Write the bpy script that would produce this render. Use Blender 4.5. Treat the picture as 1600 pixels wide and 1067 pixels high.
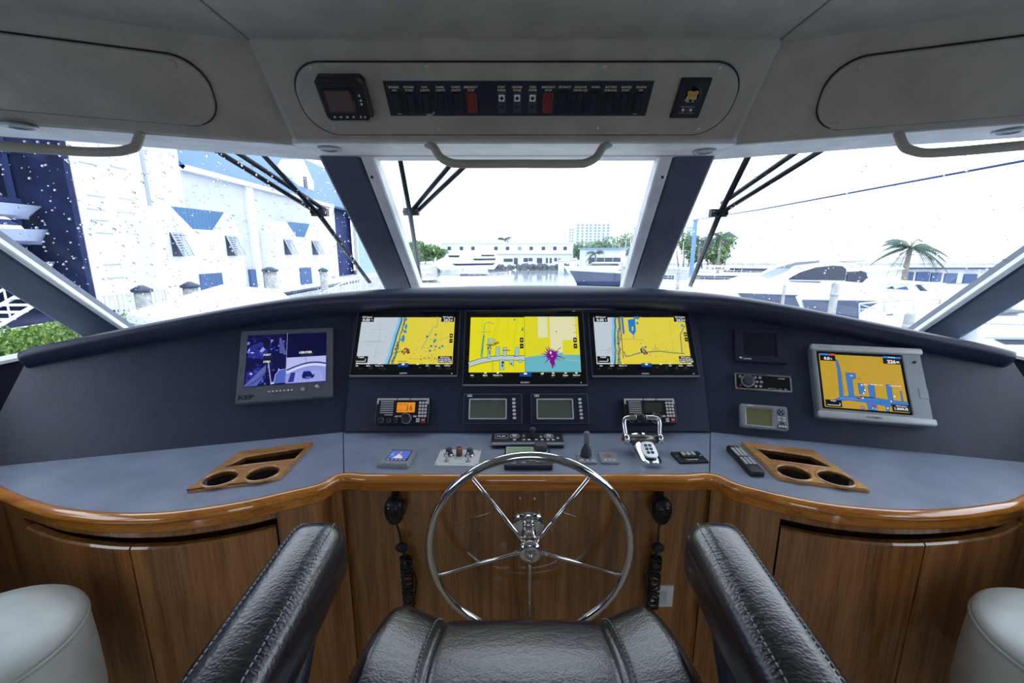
import bpy, math, random
from math import pi, sin, cos, radians
from mathutils import Vector, Matrix

for o in list(bpy.data.objects):
    bpy.data.objects.remove(o)
S = bpy.context.scene
COL = S.collection
random.seed(7)

# ------------------------------------------------------------------ camera
EYE = Vector((0.0, 0.0, 1.65))
FPX = 1600 * 15.0 / 36.0
PITCH = math.atan(138 / FPX)
cd = bpy.data.cameras.new('camera')
cd.lens = 15.0
cd.sensor_width = 36.0
cd.clip_start = 0.02
cd.clip_end = 2000
cam = bpy.data.objects.new('camera', cd)
cam.location = EYE
cam.rotation_euler = (pi / 2 - PITCH, 0, 0)
COL.objects.link(cam)
S.camera = cam

# ------------------------------------------------------------------ sky and exposure
W = bpy.data.worlds.new('overcast_sky')
S.world = W
W.use_nodes = True
bg = W.node_tree.nodes['Background']
bg.inputs['Color'].default_value = (0.84, 0.92, 1.0, 1)
bg.inputs['Strength'].default_value = 3.0
S.view_settings.view_transform = 'Standard'
S.view_settings.look = 'None'
S.view_settings.gamma = 1
S.view_settings.use_curve_mapping = False
S.view_settings.exposure = 0.0

# ------------------------------------------------------------------ survey helpers (sight line -> point on a real surface)
_F = Vector((0, cos(PITCH), -sin(PITCH)))
_U = Vector((0, sin(PITCH), cos(PITCH)))


def ray(px, py):
    return _F + Vector((1, 0, 0)) * ((px - 800) / FPX) - _U * ((py - 533.5) / FPX)


def hit(px, py, p0, n):
    d = ray(px, py)
    t = (Vector(p0) - EYE).dot(n) / d.dot(n)
    return EYE + d * t


def hz(px, py, z):
    return hit(px, py, (0, 0, z), Vector((0, 0, 1)))


def hy(px, py, y):
    return hit(px, py, (0, y, 0), Vector((0, 1, 0)))


def hx(px, py, x):
    return hit(px, py, (x, 0, 0), Vector((1, 0, 0)))


class Plane:
    def __init__(s, p0, right, up):
        s.p = Vector(p0)
        s.r = Vector(right).normalized()
        u = Vector(up)
        s.u = (u - s.r * u.dot(s.r)).normalized()
        s.n = s.r.cross(s.u)

    def uv(s, px, py, lift=0.0):
        q = hit(px, py, s.p + s.n * lift, s.n) - s.p
        return q.dot(s.r), q.dot(s.u)

    def pt(s, u, v, w=0.0):
        return s.p + s.r * u + s.u * v + s.n * w

    def mat(s, u=0, v=0, w=0, rot=0.0):
        r = s.r * cos(rot) + s.u * sin(rot)
        up = s.n.cross(r)
        m = Matrix((r, up, s.n)).transposed().to_4x4()
        m.translation = s.pt(u, v, w)
        return m


# ------------------------------------------------------------------ materials
MATS = {}


def mat(name, col=(.5, .5, .5), rough=.5, metal=0.0, coat=0.0, bump=None, bstr=.15, var=.06, vscale=25.0, spec=.5, bdist=.002):
    """procedural principled material: noise tinted colour, optional fine relief"""
    if name in MATS:
        return MATS[name]
    m = bpy.data.materials.new(name)
    m.use_nodes = True
    N, L = m.node_tree.nodes, m.node_tree.links
    b = N['Principled BSDF']
    b.inputs['Roughness'].default_value = rough
    b.inputs['Metallic'].default_value = metal
    b.inputs['Specular IOR Level'].default_value = spec
    b.inputs['Coat Weight'].default_value = coat
    b.inputs['Coat Roughness'].default_value = .04
    tc = N.new('ShaderNodeTexCoord')
    nz = N.new('ShaderNodeTexNoise')
    nz.inputs['Scale'].default_value = vscale
    nz.inputs['Detail'].default_value = 3
    L.new(tc.outputs['Object'], nz.inputs['Vector'])
    cr = N.new('ShaderNodeValToRGB')
    cr.color_ramp.elements[0].position = .3
    cr.color_ramp.elements[1].position = .7
    cr.color_ramp.elements[0].color = tuple(c * (1 - var) for c in col) + (1,)
    cr.color_ramp.elements[1].color = tuple(min(1, c * (1 + var)) for c in col) + (1,)
    L.new(nz.outputs['Fac'], cr.inputs['Fac'])
    L.new(cr.outputs['Color'], b.inputs['Base Color'])
    if bump:
        bn = N.new('ShaderNodeTexNoise')
        bn.inputs['Scale'].default_value = bump
        bn.inputs['Detail'].default_value = 4
        L.new(tc.outputs['Object'], bn.inputs['Vector'])
        bp = N.new('ShaderNodeBump')
        bp.inputs['Strength'].default_value = bstr
        bp.inputs['Distance'].default_value = bdist
        L.new(bn.outputs['Fac'], bp.inputs['Height'])
        L.new(bp.outputs['Normal'], b.inputs['Normal'])
    MATS[name] = m
    return m


def leather(name, col, rough, grain=220.0, wrinkle=14.0, gs=.35, ws=.35, coat=0.0, stretch=(1, 1, 1)):
    """hide with cell grain plus stretched wrinkles"""
    m = mat(name, col, rough, coat=coat, var=.12, vscale=9)
    N, L = m.node_tree.nodes, m.node_tree.links
    b = N['Principled BSDF']
    b.inputs['Specular IOR Level'].default_value = .5 if 'leather' not in name else 1.0
    if name in ('black_leather', 'arm_leather'):
        b.inputs['Coat Weight'].default_value = .22
        b.inputs['Coat Roughness'].default_value = .12
        b.inputs['Coat IOR'].default_value = 1.6
    tc = N.new('ShaderNodeTexCoord')
    vo = N.new('ShaderNodeTexVoronoi')
    vo.inputs['Scale'].default_value = grain
    L.new(tc.outputs['Object'], vo.inputs['Vector'])
    b1 = N.new('ShaderNodeBump')
    b1.inputs['Strength'].default_value = gs
    b1.inputs['Distance'].default_value = .0012
    L.new(vo.outputs['Distance'], b1.inputs['Height'])
    mp = N.new('ShaderNodeMapping')
    mp.inputs['Scale'].default_value = stretch
    L.new(tc.outputs['Object'], mp.inputs['Vector'])
    nz = N.new('ShaderNodeTexNoise')
    nz.inputs['Scale'].default_value = wrinkle
    nz.inputs['Detail'].default_value = 7
    nz.inputs['Roughness'].default_value = .62
    nz.inputs['Distortion'].default_value = .6
    L.new(mp.outputs['Vector'], nz.inputs['Vector'])
    b2 = N.new('ShaderNodeBump')
    b2.inputs['Strength'].default_value = ws
    b2.inputs['Distance'].default_value = .008
    L.new(nz.outputs['Fac'], b2.inputs['Height'])
    L.new(b1.outputs['Normal'], b2.inputs['Normal'])
    L.new(b2.outputs['Normal'], b.inputs['Normal'])
    return m


def wood(name, dark, mid, light, axis=2, rough=.3, coat=.7, scale=1.0):
    """varnished straight grain running along one axis"""
    m = bpy.data.materials.new(name)
    m.use_nodes = True
    N, L = m.node_tree.nodes, m.node_tree.links
    b = N['Principled BSDF']
    b.inputs['Roughness'].default_value = rough
    b.inputs['Coat Weight'].default_value = coat
    b.inputs['Coat Roughness'].default_value = .03
    b.inputs['Coat IOR'].default_value = 1.75
    tc = N.new('ShaderNodeTexCoord')
    mp = N.new('ShaderNodeMapping')
    sc = [26 * scale, 26 * scale, 26 * scale]
    sc[axis] = 1.1 * scale
    mp.inputs['Scale'].default_value = sc
    L.new(tc.outputs['Object'], mp.inputs['Vector'])
    n1 = N.new('ShaderNodeTexNoise')
    n1.inputs['Scale'].default_value = 1.0
    n1.inputs['Detail'].default_value = 5
    n1.inputs['Distortion'].default_value = .5
    L.new(mp.outputs['Vector'], n1.inputs['Vector'])
    n2 = N.new('ShaderNodeTexNoise')
    n2.inputs['Scale'].default_value = 7.0
    n2.inputs['Detail'].default_value = 3
    L.new(mp.outputs['Vector'], n2.inputs['Vector'])
    mx = N.new('ShaderNodeMix')
    mx.data_type = 'FLOAT'
    mx.inputs[0].default_value = .38
    L.new(n1.outputs['Fac'], mx.inputs[2])
    L.new(n2.outputs['Fac'], mx.inputs[3])
    cr = N.new('ShaderNodeValToRGB')
    e = cr.color_ramp.elements
    e[0].position = .36
    e[1].position = .66
    e[0].color = dark + (1,)
    e[1].color = light + (1,)
    k = e.new(.5)
    k.color = mid + (1,)
    L.new(mx.outputs[0], cr.inputs['Fac'])
    L.new(cr.outputs['Color'], b.inputs['Base Color'])
    MATS[name] = m
    return m


def emis(name, col, st=1.0):
    if name in MATS:
        return MATS[name]
    m = bpy.data.materials.new(name)
    m.use_nodes = True
    b = m.node_tree.nodes['Principled BSDF']
    b.inputs['Base Color'].default_value = (.01, .01, .01, 1)
    b.inputs['Roughness'].default_value = .25
    b.inputs['Emission Color'].default_value = col + (1,)
    b.inputs['Emission Strength'].default_value = st
    MATS[name] = m
    return m


def screen_mat():
    m = bpy.data.materials.new('lit_screen_picture')
    m.use_nodes = True
    N, L = m.node_tree.nodes, m.node_tree.links
    b = N['Principled BSDF']
    b.inputs['Base Color'].default_value = (.005, .005, .006, 1)
    b.inputs['Roughness'].default_value = .3
    a = N.new('ShaderNodeAttribute')
    a.attribute_name = 'Col'
    L.new(a.outputs['Color'], b.inputs['Emission Color'])
    b.inputs['Emission Strength'].default_value = .85
    MATS['screen'] = m


def glass_mat(name, tint=(.97, .985, 1.0), refl=.06, rough=0.0):
    m = bpy.data.materials.new(name)
    m.use_nodes = True
    N, L = m.node_tree.nodes, m.node_tree.links
    N.remove(N['Principled BSDF'])
    out = N['Material Output']
    t = N.new('ShaderNodeBsdfTransparent')
    t.inputs['Color'].default_value = tint + (1,)
    g = N.new('ShaderNodeBsdfGlossy')
    g.inputs['Roughness'].default_value = rough
    fr = N.new('ShaderNodeLayerWeight')
    fr.inputs['Blend'].default_value = .25
    mu = N.new('ShaderNodeMath')
    mu.operation = 'MULTIPLY'
    mu.inputs[1].default_value = refl * 4
    mx = N.new('ShaderNodeMixShader')
    L.new(fr.outputs['Fresnel'], mu.inputs[0])
    L.new(mu.outputs[0], mx.inputs[0])
    L.new(t.outputs[0], mx.inputs[1])
    L.new(g.outputs[0], mx.inputs[2])
    L.new(mx.outputs[0], out.inputs['Surface'])
    MATS[name] = m
    return m


def ribbed(name, col, rough, axis, scale, strength=.5):
    """sheet metal or siding with regular ribs as fine relief"""
    m = mat(name, col, rough, var=.05, vscale=.6)
    N, L = m.node_tree.nodes, m.node_tree.links
    b = N['Principled BSDF']
    tc = N.new('ShaderNodeTexCoord')
    w = N.new('ShaderNodeTexWave')
    w.bands_direction = axis
    w.inputs['Scale'].default_value = scale
    L.new(tc.outputs['Object'], w.inputs['Vector'])
    bp = N.new('ShaderNodeBump')
    bp.inputs['Strength'].default_value = strength
    bp.inputs['Distance'].default_value = .08
    L.new(w.outputs['Fac'], bp.inputs['Height'])
    L.new(bp.outputs['Normal'], b.inputs['Normal'])
    return m


leather('navy_vinyl', (.024, .034, .07), .38, 260, 10, .25, .12)
leather('worktop_vinyl', (.27, .31, .42), .30, 260, 9, .25, .10)  # dark navy vinyl, its window sheen put into a lighter colour
leather('grey_vinyl', (.43, .395, .345), .5, 200, 22, .25, .42, stretch=(1, 4, 4))
leather('headliner', (.40, .385, .36), .6, 240, 4, .2, .05)
leather('pale_lit_vinyl', (.82, .84, .88), .5, 220, 9, .25, .12)  # pale: outside light on soffit and post edges put into the colour
leather('black_leather', (.008, .011, .022), .25, 190, 24, .25, .12, stretch=(1, 2.6, 1))
leather('arm_leather', (.007, .009, .018), .22, 190, 26, .25, .11, stretch=(1, 3.0, 1))
leather('white_leather', (.66, .71, .69), .42, 220, 6, .2, .12)
mat('thread', (.42, .44, .48), .7)
mat('dark_thread', (.08, .09, .11), .7)
leather('pillar_vinyl', (.075, .098, .155), .45, 260, 9, .2, .05)
wood('teak', (.135, .048, .010), (.31, .12, .026), (.45, .20, .054), 2, .3, 1.0)
wood('trim_wood', (.42, .12, .010), (.66, .22, .020), (.80, .33, .045), 0, .22, 1.0)
wood('tray_wood', (.36, .14, .03), (.56, .25, .065), (.70, .36, .11), 0, .28, .9)
wood('dark_teak', (.02, .008, .004), (.04, .016, .007), (.06, .025, .01), 0, .4, .3)
mat('carpet', (.50, .42, .32), .95, bump=320, bstr=.8, var=.25, vscale=60, bdist=.006)
mat('chrome', (.86, .87, .9), .07, 1.0, var=.01)
mat('satin_steel', (.6, .62, .66), .28, 1.0, var=.04)
mat('gunmetal', (.23, .22, .20), .3, .9, var=.04)
mat('black_plastic', (.012, .013, .017), .34, var=.1)
mat('black_glossy', (.004, .005, .008), .10, var=.05, coat=.4)
mat('navy_plastic', (.016, .022, .042), .38, var=.1)
mat('charcoal_plastic', (.05, .058, .075), .42, var=.08)
mat('monitor_grey', (.105, .12, .15), .45, bump=500, bstr=.1)
mat('silver_plastic', (.36, .385, .43), .35, .35, var=.03)
mat('pale_plastic', (.62, .64, .67), .4, .2, var=.03)
mat('mid_grey_plastic', (.22, .24, .28), .4, var=.05)
mat('white_plastic', (.78, .79, .81), .4, var=.02)
mat('key_white', (.82, .78, .78), .4, var=.02)
mat('red_plastic', (.5, .03, .03), .35, var=.05)
mat('dull_red_plastic', (.25, .035, .035), .4, var=.05)
mat('print_white', (.85, .86, .9), .6, var=.01)
mat('print_cream', (.75, .68, .5), .6, var=.01)
mat('print_black', (.01, .01, .012), .5)
mat('print_red', (.7, .06, .04), .5)
mat('gold', (.72, .45, .15), .35, .6, var=.1, vscale=400)
mat('copper', (.35, .16, .10), .3, .9)
mat('lcd_grey', (.135, .155, .125), .16, coat=.2)
mat('lcd_olive', (.19, .19, .09), .2, coat=.2)
mat('lcd_dark', (.05, .06, .045), .16, coat=.2)
mat('lcd_green', (.36, .50, .33), .22)
mat('dead_screen', (.008, .012, .022), .10, coat=.4)
mat('brown_screen', (.12, .075, .075), .2)
emis('lcd_amber', (.95, .33, .02), .75)
mat('amber_print', (.12, .02, 0), .5)
screen_mat()
glass_mat('clear_glass', refl=.025)
mat('drop_water', (.95, .97, 1.0), .02, var=.0)
MATS['drop_water'].node_tree.nodes['Principled BSDF'].inputs['Transmission Weight'].default_value = 1.0
MATS['drop_water'].node_tree.nodes['Principled BSDF'].inputs['IOR'].default_value = 1.33
mat('rubber', (.012, .014, .018), .5)
mat('wiper_black', (.02, .025, .04), .4)
# outside
mat('white_paint', (.80, .82, .86), .5, var=.02, vscale=2)
ribbed('clapboard', (.80, .82, .86), .55, 'Z', 1.6, .25)
ribbed('grey_sheet', (.56, .57, .62), .5, 'Y', 1.2, .35)
ribbed('blue_roof', (.045, .15, .31), .45, 'Y', 1.0, .5)
ribbed('blue_door', (.06, .12, .28), .5, 'Y', 1.4, .5)
mat('pale_blue', (.35, .5, .68), .5)
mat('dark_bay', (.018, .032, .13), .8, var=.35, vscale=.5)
mat('rack_steel', (.03, .05, .16), .6)
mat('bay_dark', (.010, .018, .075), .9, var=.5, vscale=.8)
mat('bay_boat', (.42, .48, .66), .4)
mat('gelcoat', (.86, .88, .92), .25, var=.02, vscale=1)
mat('navy_glass', (.012, .02, .05), .08, coat=.3)
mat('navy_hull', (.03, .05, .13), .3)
mat('concrete', (.55, .55, .56), .9, bump=6, bstr=.4, var=.2, vscale=1.5)
mat('rock', (.10, .10, .12), .9, bump=4, bstr=.6, var=.4, vscale=2)
mat('piling_wood', (.42, .43, .42), .9, var=.3, vscale=6)
mat('water', (.30, .36, .42), .06, bump=.9, bstr=.12, var=.15, vscale=.3, bdist=.12, spec=1.0)
mat('leaf_green', (.10, .19, .06), .6, var=.4, vscale=1.2)
mat('hedge_green', (.16, .27, .055), .6, var=.4, vscale=5)
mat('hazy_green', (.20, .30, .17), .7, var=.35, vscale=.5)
mat('palm_green', (.07, .12, .09), .5, var=.3, vscale=3)
mat('trunk', (.28, .25, .23), .9, var=.3, vscale=3)
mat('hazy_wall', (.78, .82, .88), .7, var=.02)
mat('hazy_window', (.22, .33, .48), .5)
mat('dark_window', (.04, .055, .10), .3)
mat('shutter_grey', (.42, .46, .52), .6)
mat('cable_blue', (.02, .05, .18), .5)
mat('post_blue', (.16, .32, .58), .5)


# ------------------------------------------------------------------ mesh builder
def v3(*a):
    return Vector(a)


def rrect(w, h, r, n=4, cx=0.0, cy=0.0):
    r = max(min(r, w / 2 - 1e-6, h / 2 - 1e-6), 1e-6)
    out = []
    for (sx, sy, a0) in ((1, 1, 0), (-1, 1, pi / 2), (-1, -1, pi), (1, -1, 3 * pi / 2)):
        for i in range(n + 1):
            a = a0 + pi / 2 * i / n
            out.append((cx + sx * (w / 2 - r) + r * cos(a), cy + sy * (h / 2 - r) + r * sin(a)))
    return out


def offset_poly(p, d):
    """inset a CCW polygon by d"""
    n = len(p)
    out = []
    for i in range(n):
        a, b, c = Vector(p[i - 1]), Vector(p[i]), Vector(p[(i + 1) % n])
        e1, e2 = (b - a), (c - b)
        if e1.length < 1e-9 or e2.length < 1e-9:
            out.append(tuple(b)); continue
        e1.normalize(); e2.normalize()
        n1, n2 = Vector((-e1.y, e1.x)), Vector((-e2.y, e2.x))
        k = n1 + n2
        l = k.length_squared
        if l < 1e-6:
            out.append(tuple(b)); continue
        out.append(tuple(b + k * (2 * d / l)))
    return out


def catmull(pts, sub=8, closed=False):
    P = [Vector(p) for p in pts]
    n = len(P)
    out = []
    rng = range(n) if closed else range(n - 1)
    for i in rng:
        if closed:
            a, b, c, d = P[i - 1], P[i], P[(i + 1) % n], P[(i + 2) % n]
        else:
            a, b, c, d = P[max(i - 1, 0)], P[i], P[i + 1], P[min(i + 2, n - 1)]
        for k in range(sub):
            t = k / sub
            out.append(.5 * ((2 * b) + (c - a) * t + (2 * a - 5 * b + 4 * c - d) * t * t + (3 * b - a - 3 * c + d) * t ** 3))
    if not closed:
        out.append(P[-1].copy())
    return out


_TXT = {}


class MB:
    def __init__(s):
        s.v, s.f, s.mi, s.sm, s.col = [], [], [], [], []

    def add(s, vs, fs, mi=0, sm=False, col=None):
        o = len(s.v)
        s.v += [tuple(q) for q in vs]
        for f in fs:
            s.f.append(tuple(i + o for i in f))
            s.mi.append(mi)
            s.sm.append(sm)
            s.col.append(col or (1, 1, 1))
        return s

    def box(s, c, d, mi=0, rz=0.0):
        x, y, z = d[0] / 2, d[1] / 2, d[2] / 2
        vs = []
        for (a, b, k) in ((-1, -1, -1), (1, -1, -1), (1, 1, -1), (-1, 1, -1), (-1, -1, 1), (1, -1, 1), (1, 1, 1), (-1, 1, 1)):
            p = Vector((a * x, b * y, k * z))
            if rz:
                p = Vector((p.x * cos(rz) - p.y * sin(rz), p.x * sin(rz) + p.y * cos(rz), p.z))
            vs.append(p + Vector(c))
        return s.add(vs, [(0, 3, 2, 1), (4, 5, 6, 7), (0, 1, 5, 4), (1, 2, 6, 5), (2, 3, 7, 6), (3, 0, 4, 7)], mi)

    def loops(s, ls, mi=0, sm=False, cap0=True, cap1=True, closed=True, ring=False):
        """loft a list of equal-length loops"""
        n = len(ls[0])
        vs = [p for l in ls for p in l]
        fs = []
        m = len(ls)
        for j in range(m if ring else m - 1):
            for i in range(n if closed else n - 1):
                a, b = j * n + i, j * n + (i + 1) % n
                j2 = ((j + 1) % m) * n
                fs.append((a, b, j2 + (i + 1) % n, j2 + i))
        if cap0 and not ring:
            fs.append(tuple(reversed(range(n))))
        if cap1 and not ring:
            fs.append(tuple(range((m - 1) * n, m * n)))
        return s.add(vs, fs, mi, sm)

    def prism(s, poly, z0, z1, bev=0.0, mi=0):
        a = [(x, y, z0) for x, y in poly]
        if bev:
            q = offset_poly(poly, bev)
            return s.loops([a, [(x, y, z1 - bev) for x, y in poly], [(x, y, z1) for x, y in q]], mi)
        return s.loops([a, [(x, y, z1) for x, y in poly]], mi)

    def slab(s, w, h, d, r=.004, bev=.002, cx=0.0, cy=0.0, z0=0.0, mi=0, n=4):
        """rounded plate lying in local XY, rising to z0+d, softened front edge"""
        L = [[(x, y, z0) for x, y in rrect(w, h, r, n, cx, cy)]]
        for k in range(4):
            a = pi / 2 * k / 3
            i = bev * (1 - cos(a))
            L.append([(x, y, z0 + d - bev + bev * sin(a)) for x, y in rrect(w - 2 * i, h - 2 * i, max(r - i, 5e-4), n, cx, cy)])
        return s.loops(L, mi)

    def frame(s, w, h, iw, ih, d, r=.004, ir=.002, bev=.002, icx=0.0, icy=0.0, z0=0.0, back=0.0, mi=0, n=4, ibev=None):
        """bezel ring with an opening"""
        ibev = bev if ibev is None else ibev
        O = rrect(w, h, r, n)
        L = [[(x, y, z0) for x, y in O], [(x, y, z0 + d - bev) for x, y in O],
             [(x, y, z0 + d) for x, y in rrect(w - 2 * bev, h - 2 * bev, max(r - bev, 5e-4), n)],
             [(x, y, z0 + d) for x, y in rrect(iw + 2 * ibev, ih + 2 * ibev, ir + ibev, n, icx, icy)],
             [(x, y, z0 + d - ibev) for x, y in rrect(iw, ih, ir, n, icx, icy)],
             [(x, y, z0 + back) for x, y in rrect(iw, ih, ir, n, icx, icy)]]
        return s.loops(L, mi, cap0=False, cap1=False)

    def tube(s, path, r, n=10, mi=0, closed=False, caps=True, sm=True):
        P = [Vector(p) for p in path]
        m = len(P)
        rr = r if isinstance(r, (list, tuple)) else [r] * m
        T = []
        for i in range(m):
            if closed:
                t = P[(i + 1) % m] - P[i - 1]
            else:
                t = P[min(i + 1, m - 1)] - P[max(i - 1, 0)]
            T.append(t.normalized())
        ref = Vector((0, 0, 1)) if abs(T[0].z) < .9 else Vector((1, 0, 0))
        nrm = (ref - T[0] * ref.dot(T[0])).normalized()
        L = []
        for i in range(m):
            nrm = (nrm - T[i] * nrm.dot(T[i])).normalized()
            bn = T[i].cross(nrm)
            L.append([P[i] + (nrm * cos(2 * pi * k / n) + bn * sin(2 * pi * k / n)) * rr[i] for k in range(n)])
        return s.loops(L, mi, sm, cap0=caps and not closed, cap1=caps and not closed, ring=closed)

    def lathe(s, prof, n=20, M=None, mi=0, sm=True, cap0=True, cap1=True):
        """turned shape about local Z; prof = [(radius, z)]"""
        M = M or Matrix()
        L = []
        for r, z in prof:
            L.append([M @ Vector((r * cos(2 * pi * k / n), r * sin(2 * pi * k / n), z)) for k in range(n)])
        return s.loops(L, mi, sm, cap0=cap0, cap1=cap1)

    def ball(s, c, r, n=12, m=8, mi=0, sc=(1, 1, 1)):
        L = []
        for j in range(m + 1):
            a = -pi / 2 + pi * j / m
            rr = max(cos(a), 1e-3)
            L.append([(c[0] + r * sc[0] * rr * cos(2 * pi * k / n), c[1] + r * sc[1] * rr * sin(2 * pi * k / n), c[2] + r * sc[2] * sin(a)) for k in range(n)])
        return s.loops(L, mi, True)

    def poly(s, pts, z, col=(1, 1, 1), mi=0):
        return s.add([(x, y, z) for x, y in pts], [tuple(range(len(pts)))], mi, False, col)

    def rect(s, x0, y0, x1, y1, z, col=(1, 1, 1), mi=0):
        return s.poly([(x0, y0), (x1, y0), (x1, y1), (x0, y1)], z, col, mi)

    def line(s, pts, w, z, col=(0, 0, 0), mi=0):
        P = [Vector(p) for p in pts]
        for a, b in zip(P[:-1], P[1:]):
            d = (b - a)
            if d.length < 1e-9:
                continue
            d.normalize()
            q = Vector((-d.y, d.x)) * w / 2
            s.poly([tuple(a - q), tuple(b - q), tuple(b + q), tuple(a + q)], z, col, mi)
        return s

    def text(s, txt, size, x, y, z, mi=0, align='CENTER', col=None, sx=1.0, bold=0.0, M=None):
        key = (txt, round(bold, 4))
        if key not in _TXT:
            cu = bpy.data.curves.new('lettering', 'FONT')
            cu.body = txt
            cu.size = 1
            cu.resolution_u = 2
            cu.offset = bold
            cu.align_x = 'CENTER'
            cu.align_y = 'CENTER'
            ob = bpy.data.objects.new('lettering', cu)
            COL.objects.link(ob)
            dg = bpy.context.evaluated_depsgraph_get()
            me = bpy.data.meshes.new_from_object(ob.evaluated_get(dg))
            vs = [tuple(q.co) for q in me.vertices]
            fs = [tuple(p.vertices) for p in me.polygons]
            if vs:
                xs = [q[0] for q in vs]; ys = [q[1] for q in vs]
                mx, my = (min(xs) + max(xs)) / 2, (min(ys) + max(ys)) / 2
                vs = [(q[0] - mx, q[1] - my, 0) for q in vs]
                wd = max(xs) - min(xs)
            else:
                wd = 0
            _TXT[key] = (vs, fs, wd)
            bpy.data.objects.remove(ob)
            bpy.data.meshes.remove(me)
            bpy.data.curves.remove(cu)
        vs, fs, wd = _TXT[key]
        dx = {'CENTER': 0, 'LEFT': wd / 2, 'RIGHT': -wd / 2}[align] * size * sx
        V = [Vector((x + dx + q[0] * size * sx, y + q[1] * size, z)) for q in vs]
        if M:
            V = [M @ q for q in V]
        return s.add(V, fs, mi, False, col)

    def fill(s, outer, holes, z0, z1, mi=0):
        """flat plate with holes, between z0 and z1"""
        cu = bpy.data.curves.new('outline', 'CURVE')
        cu.dimensions = '2D'
        cu.fill_mode = 'BOTH'
        cu.extrude = (z1 - z0) / 2
        for lp in [outer] + holes:
            sp = cu.splines.new('POLY')
            sp.points.add(len(lp) - 1)
            for q, p in zip(sp.points, lp):
                q.co = (p[0], p[1], 0, 1)
            sp.use_cyclic_u = True
        ob = bpy.data.objects.new('outline', cu)
        COL.objects.link(ob)
        dg = bpy.context.evaluated_depsgraph_get()
        me = bpy.data.meshes.new_from_object(ob.evaluated_get(dg))
        s.add([(q.co.x, q.co.y, q.co.z + (z0 + z1) / 2) for q in me.vertices], [tuple(p.vertices) for p in me.polygons], mi)
        bpy.data.objects.remove(ob)
        bpy.data.meshes.remove(me)
        bpy.data.curves.remove(cu)
        return s

    def xf(s, M):
        s.v = [tuple(M @ Vector(q)) for q in s.v]
        return s

    def build(s, name, mats, parent=None, mesh_only=False):
        me = bpy.data.meshes.new(name)
        me.from_pydata(s.v, [], s.f)
        if isinstance(mats, str):
            mats = [mats]
        for q in mats:
            me.materials.append(MATS[q])
        me.polygons.foreach_set('material_index', s.mi)
        me.polygons.foreach_set('use_smooth', s.sm)
        if 'screen' in mats:
            ca = me.color_attributes.new('Col', 'FLOAT_COLOR', 'CORNER')
            buf = []
            for f, c in zip(s.f, s.col):
                buf += [c[0], c[1], c[2], 1.0] * len(f)
            ca.data.foreach_set('color', buf)
        me.update()
        ob = bpy.data.objects.new(name, me)
        COL.objects.link(ob)
        if parent:
            ob.parent = parent
        return ob


def smooth_angle(ob, ang=40):
    me = ob.data
    me.polygons.foreach_set('use_smooth', [True] * len(me.polygons))
    try:
        me.set_sharp_from_angle(angle=radians(ang))
    except Exception:
        pass
    return ob


def tag(o, label=None, cat=None, group=None, kind=None):
    if label: o['label'] = label
    if cat: o['category'] = cat
    if group: o['group'] = group
    if kind: o['kind'] = kind
    return o


def thing(name, label, cat, M=None, group=None):
    o = bpy.data.objects.new(name, None)
    o.empty_display_size = .05
    COL.objects.link(o)
    if M is not None:
        o.matrix_world = M if isinstance(M, Matrix) else Matrix.Translation(Vector(M))
    return tag(o, label, cat, group)


def world(name, mb, mats, origin=None, kind=None, parent=None):
    ob = mb.build(name, mats, parent)
    if kind: ob['kind'] = kind
    return ob


def device(name, label, cat, plane, quad, lift=0.0, group=None, rot=None):
    """an Empty on the surface, sized from where the four front corners lie on it"""
    q = [plane.uv(px, py, lift) for px, py in quad]
    cu = sum(a for a, b in q) / 4
    cv = sum(b for a, b in q) / 4
    w = ((q[1][0] - q[0][0]) + (q[2][0] - q[3][0])) / 2
    h = ((q[0][1] - q[3][1]) + (q[1][1] - q[2][1])) / 2
    r = 0.0
    if rot is not None:
        r = rot
    return thing(name, label, cat, plane.mat(cu, cv, 0, r), group), w, h


def knob(r, h, n=20, z0=0.0, M=None, mb=None, mi=0, top=.85):
    mb = mb or MB()
    T = M or Matrix()
    mb.lathe([(r, z0), (r, z0 + h * .8), (r * top, z0 + h), (r * top * .6, z0 + h)], n, T, mi)
    return mb
# ================================================================== THE WHEELHOUSE SHELL
XL, XR = -1.95, 2.03          # side walls
ZT = 0.952                    # worktop height
ZS = 2.01                     # soffit height
ZCL = 2.228                   # ceiling height
SILL = 1.245
YB = -2.6                     # aft bulkhead


def struct(name, mb, mats, parent=None):
    o = mb.build(name, mats, parent)
    if not parent:
        o['kind'] = 'structure'
    return o


m = MB(); m.box((0.04, -.3, -.02), (3.98, 4.6, .04))
struct('floor', m, 'carpet')

# ceiling: broad middle panel between two joints, side panels outboard, built as separate panels
ceil = MB(); ceil.box((.04, -.55, ZCL + .06), (4.1, 4.3, .06))
ceil = struct('ceiling', ceil, 'headliner')
for (x0, x1, y1) in ((-.728, .742, 1.33), (XL - .03, -.732, 1.36), (.746, XR + .03, 1.36)):
    m = MB(); m.slab(x1 - x0, y1 - YB, .03, .008, .006, (x0 + x1) / 2, (y1 + YB) / 2, 0)
    m.xf(Matrix.Translation((0, 0, ZCL + .03)) @ Matrix.Scale(-1, 4, (0, 0, 1)))
    m.f = [tuple(reversed(f)) for f in m.f]
    m.build('headliner_panel', 'headliner', ceil)

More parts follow.
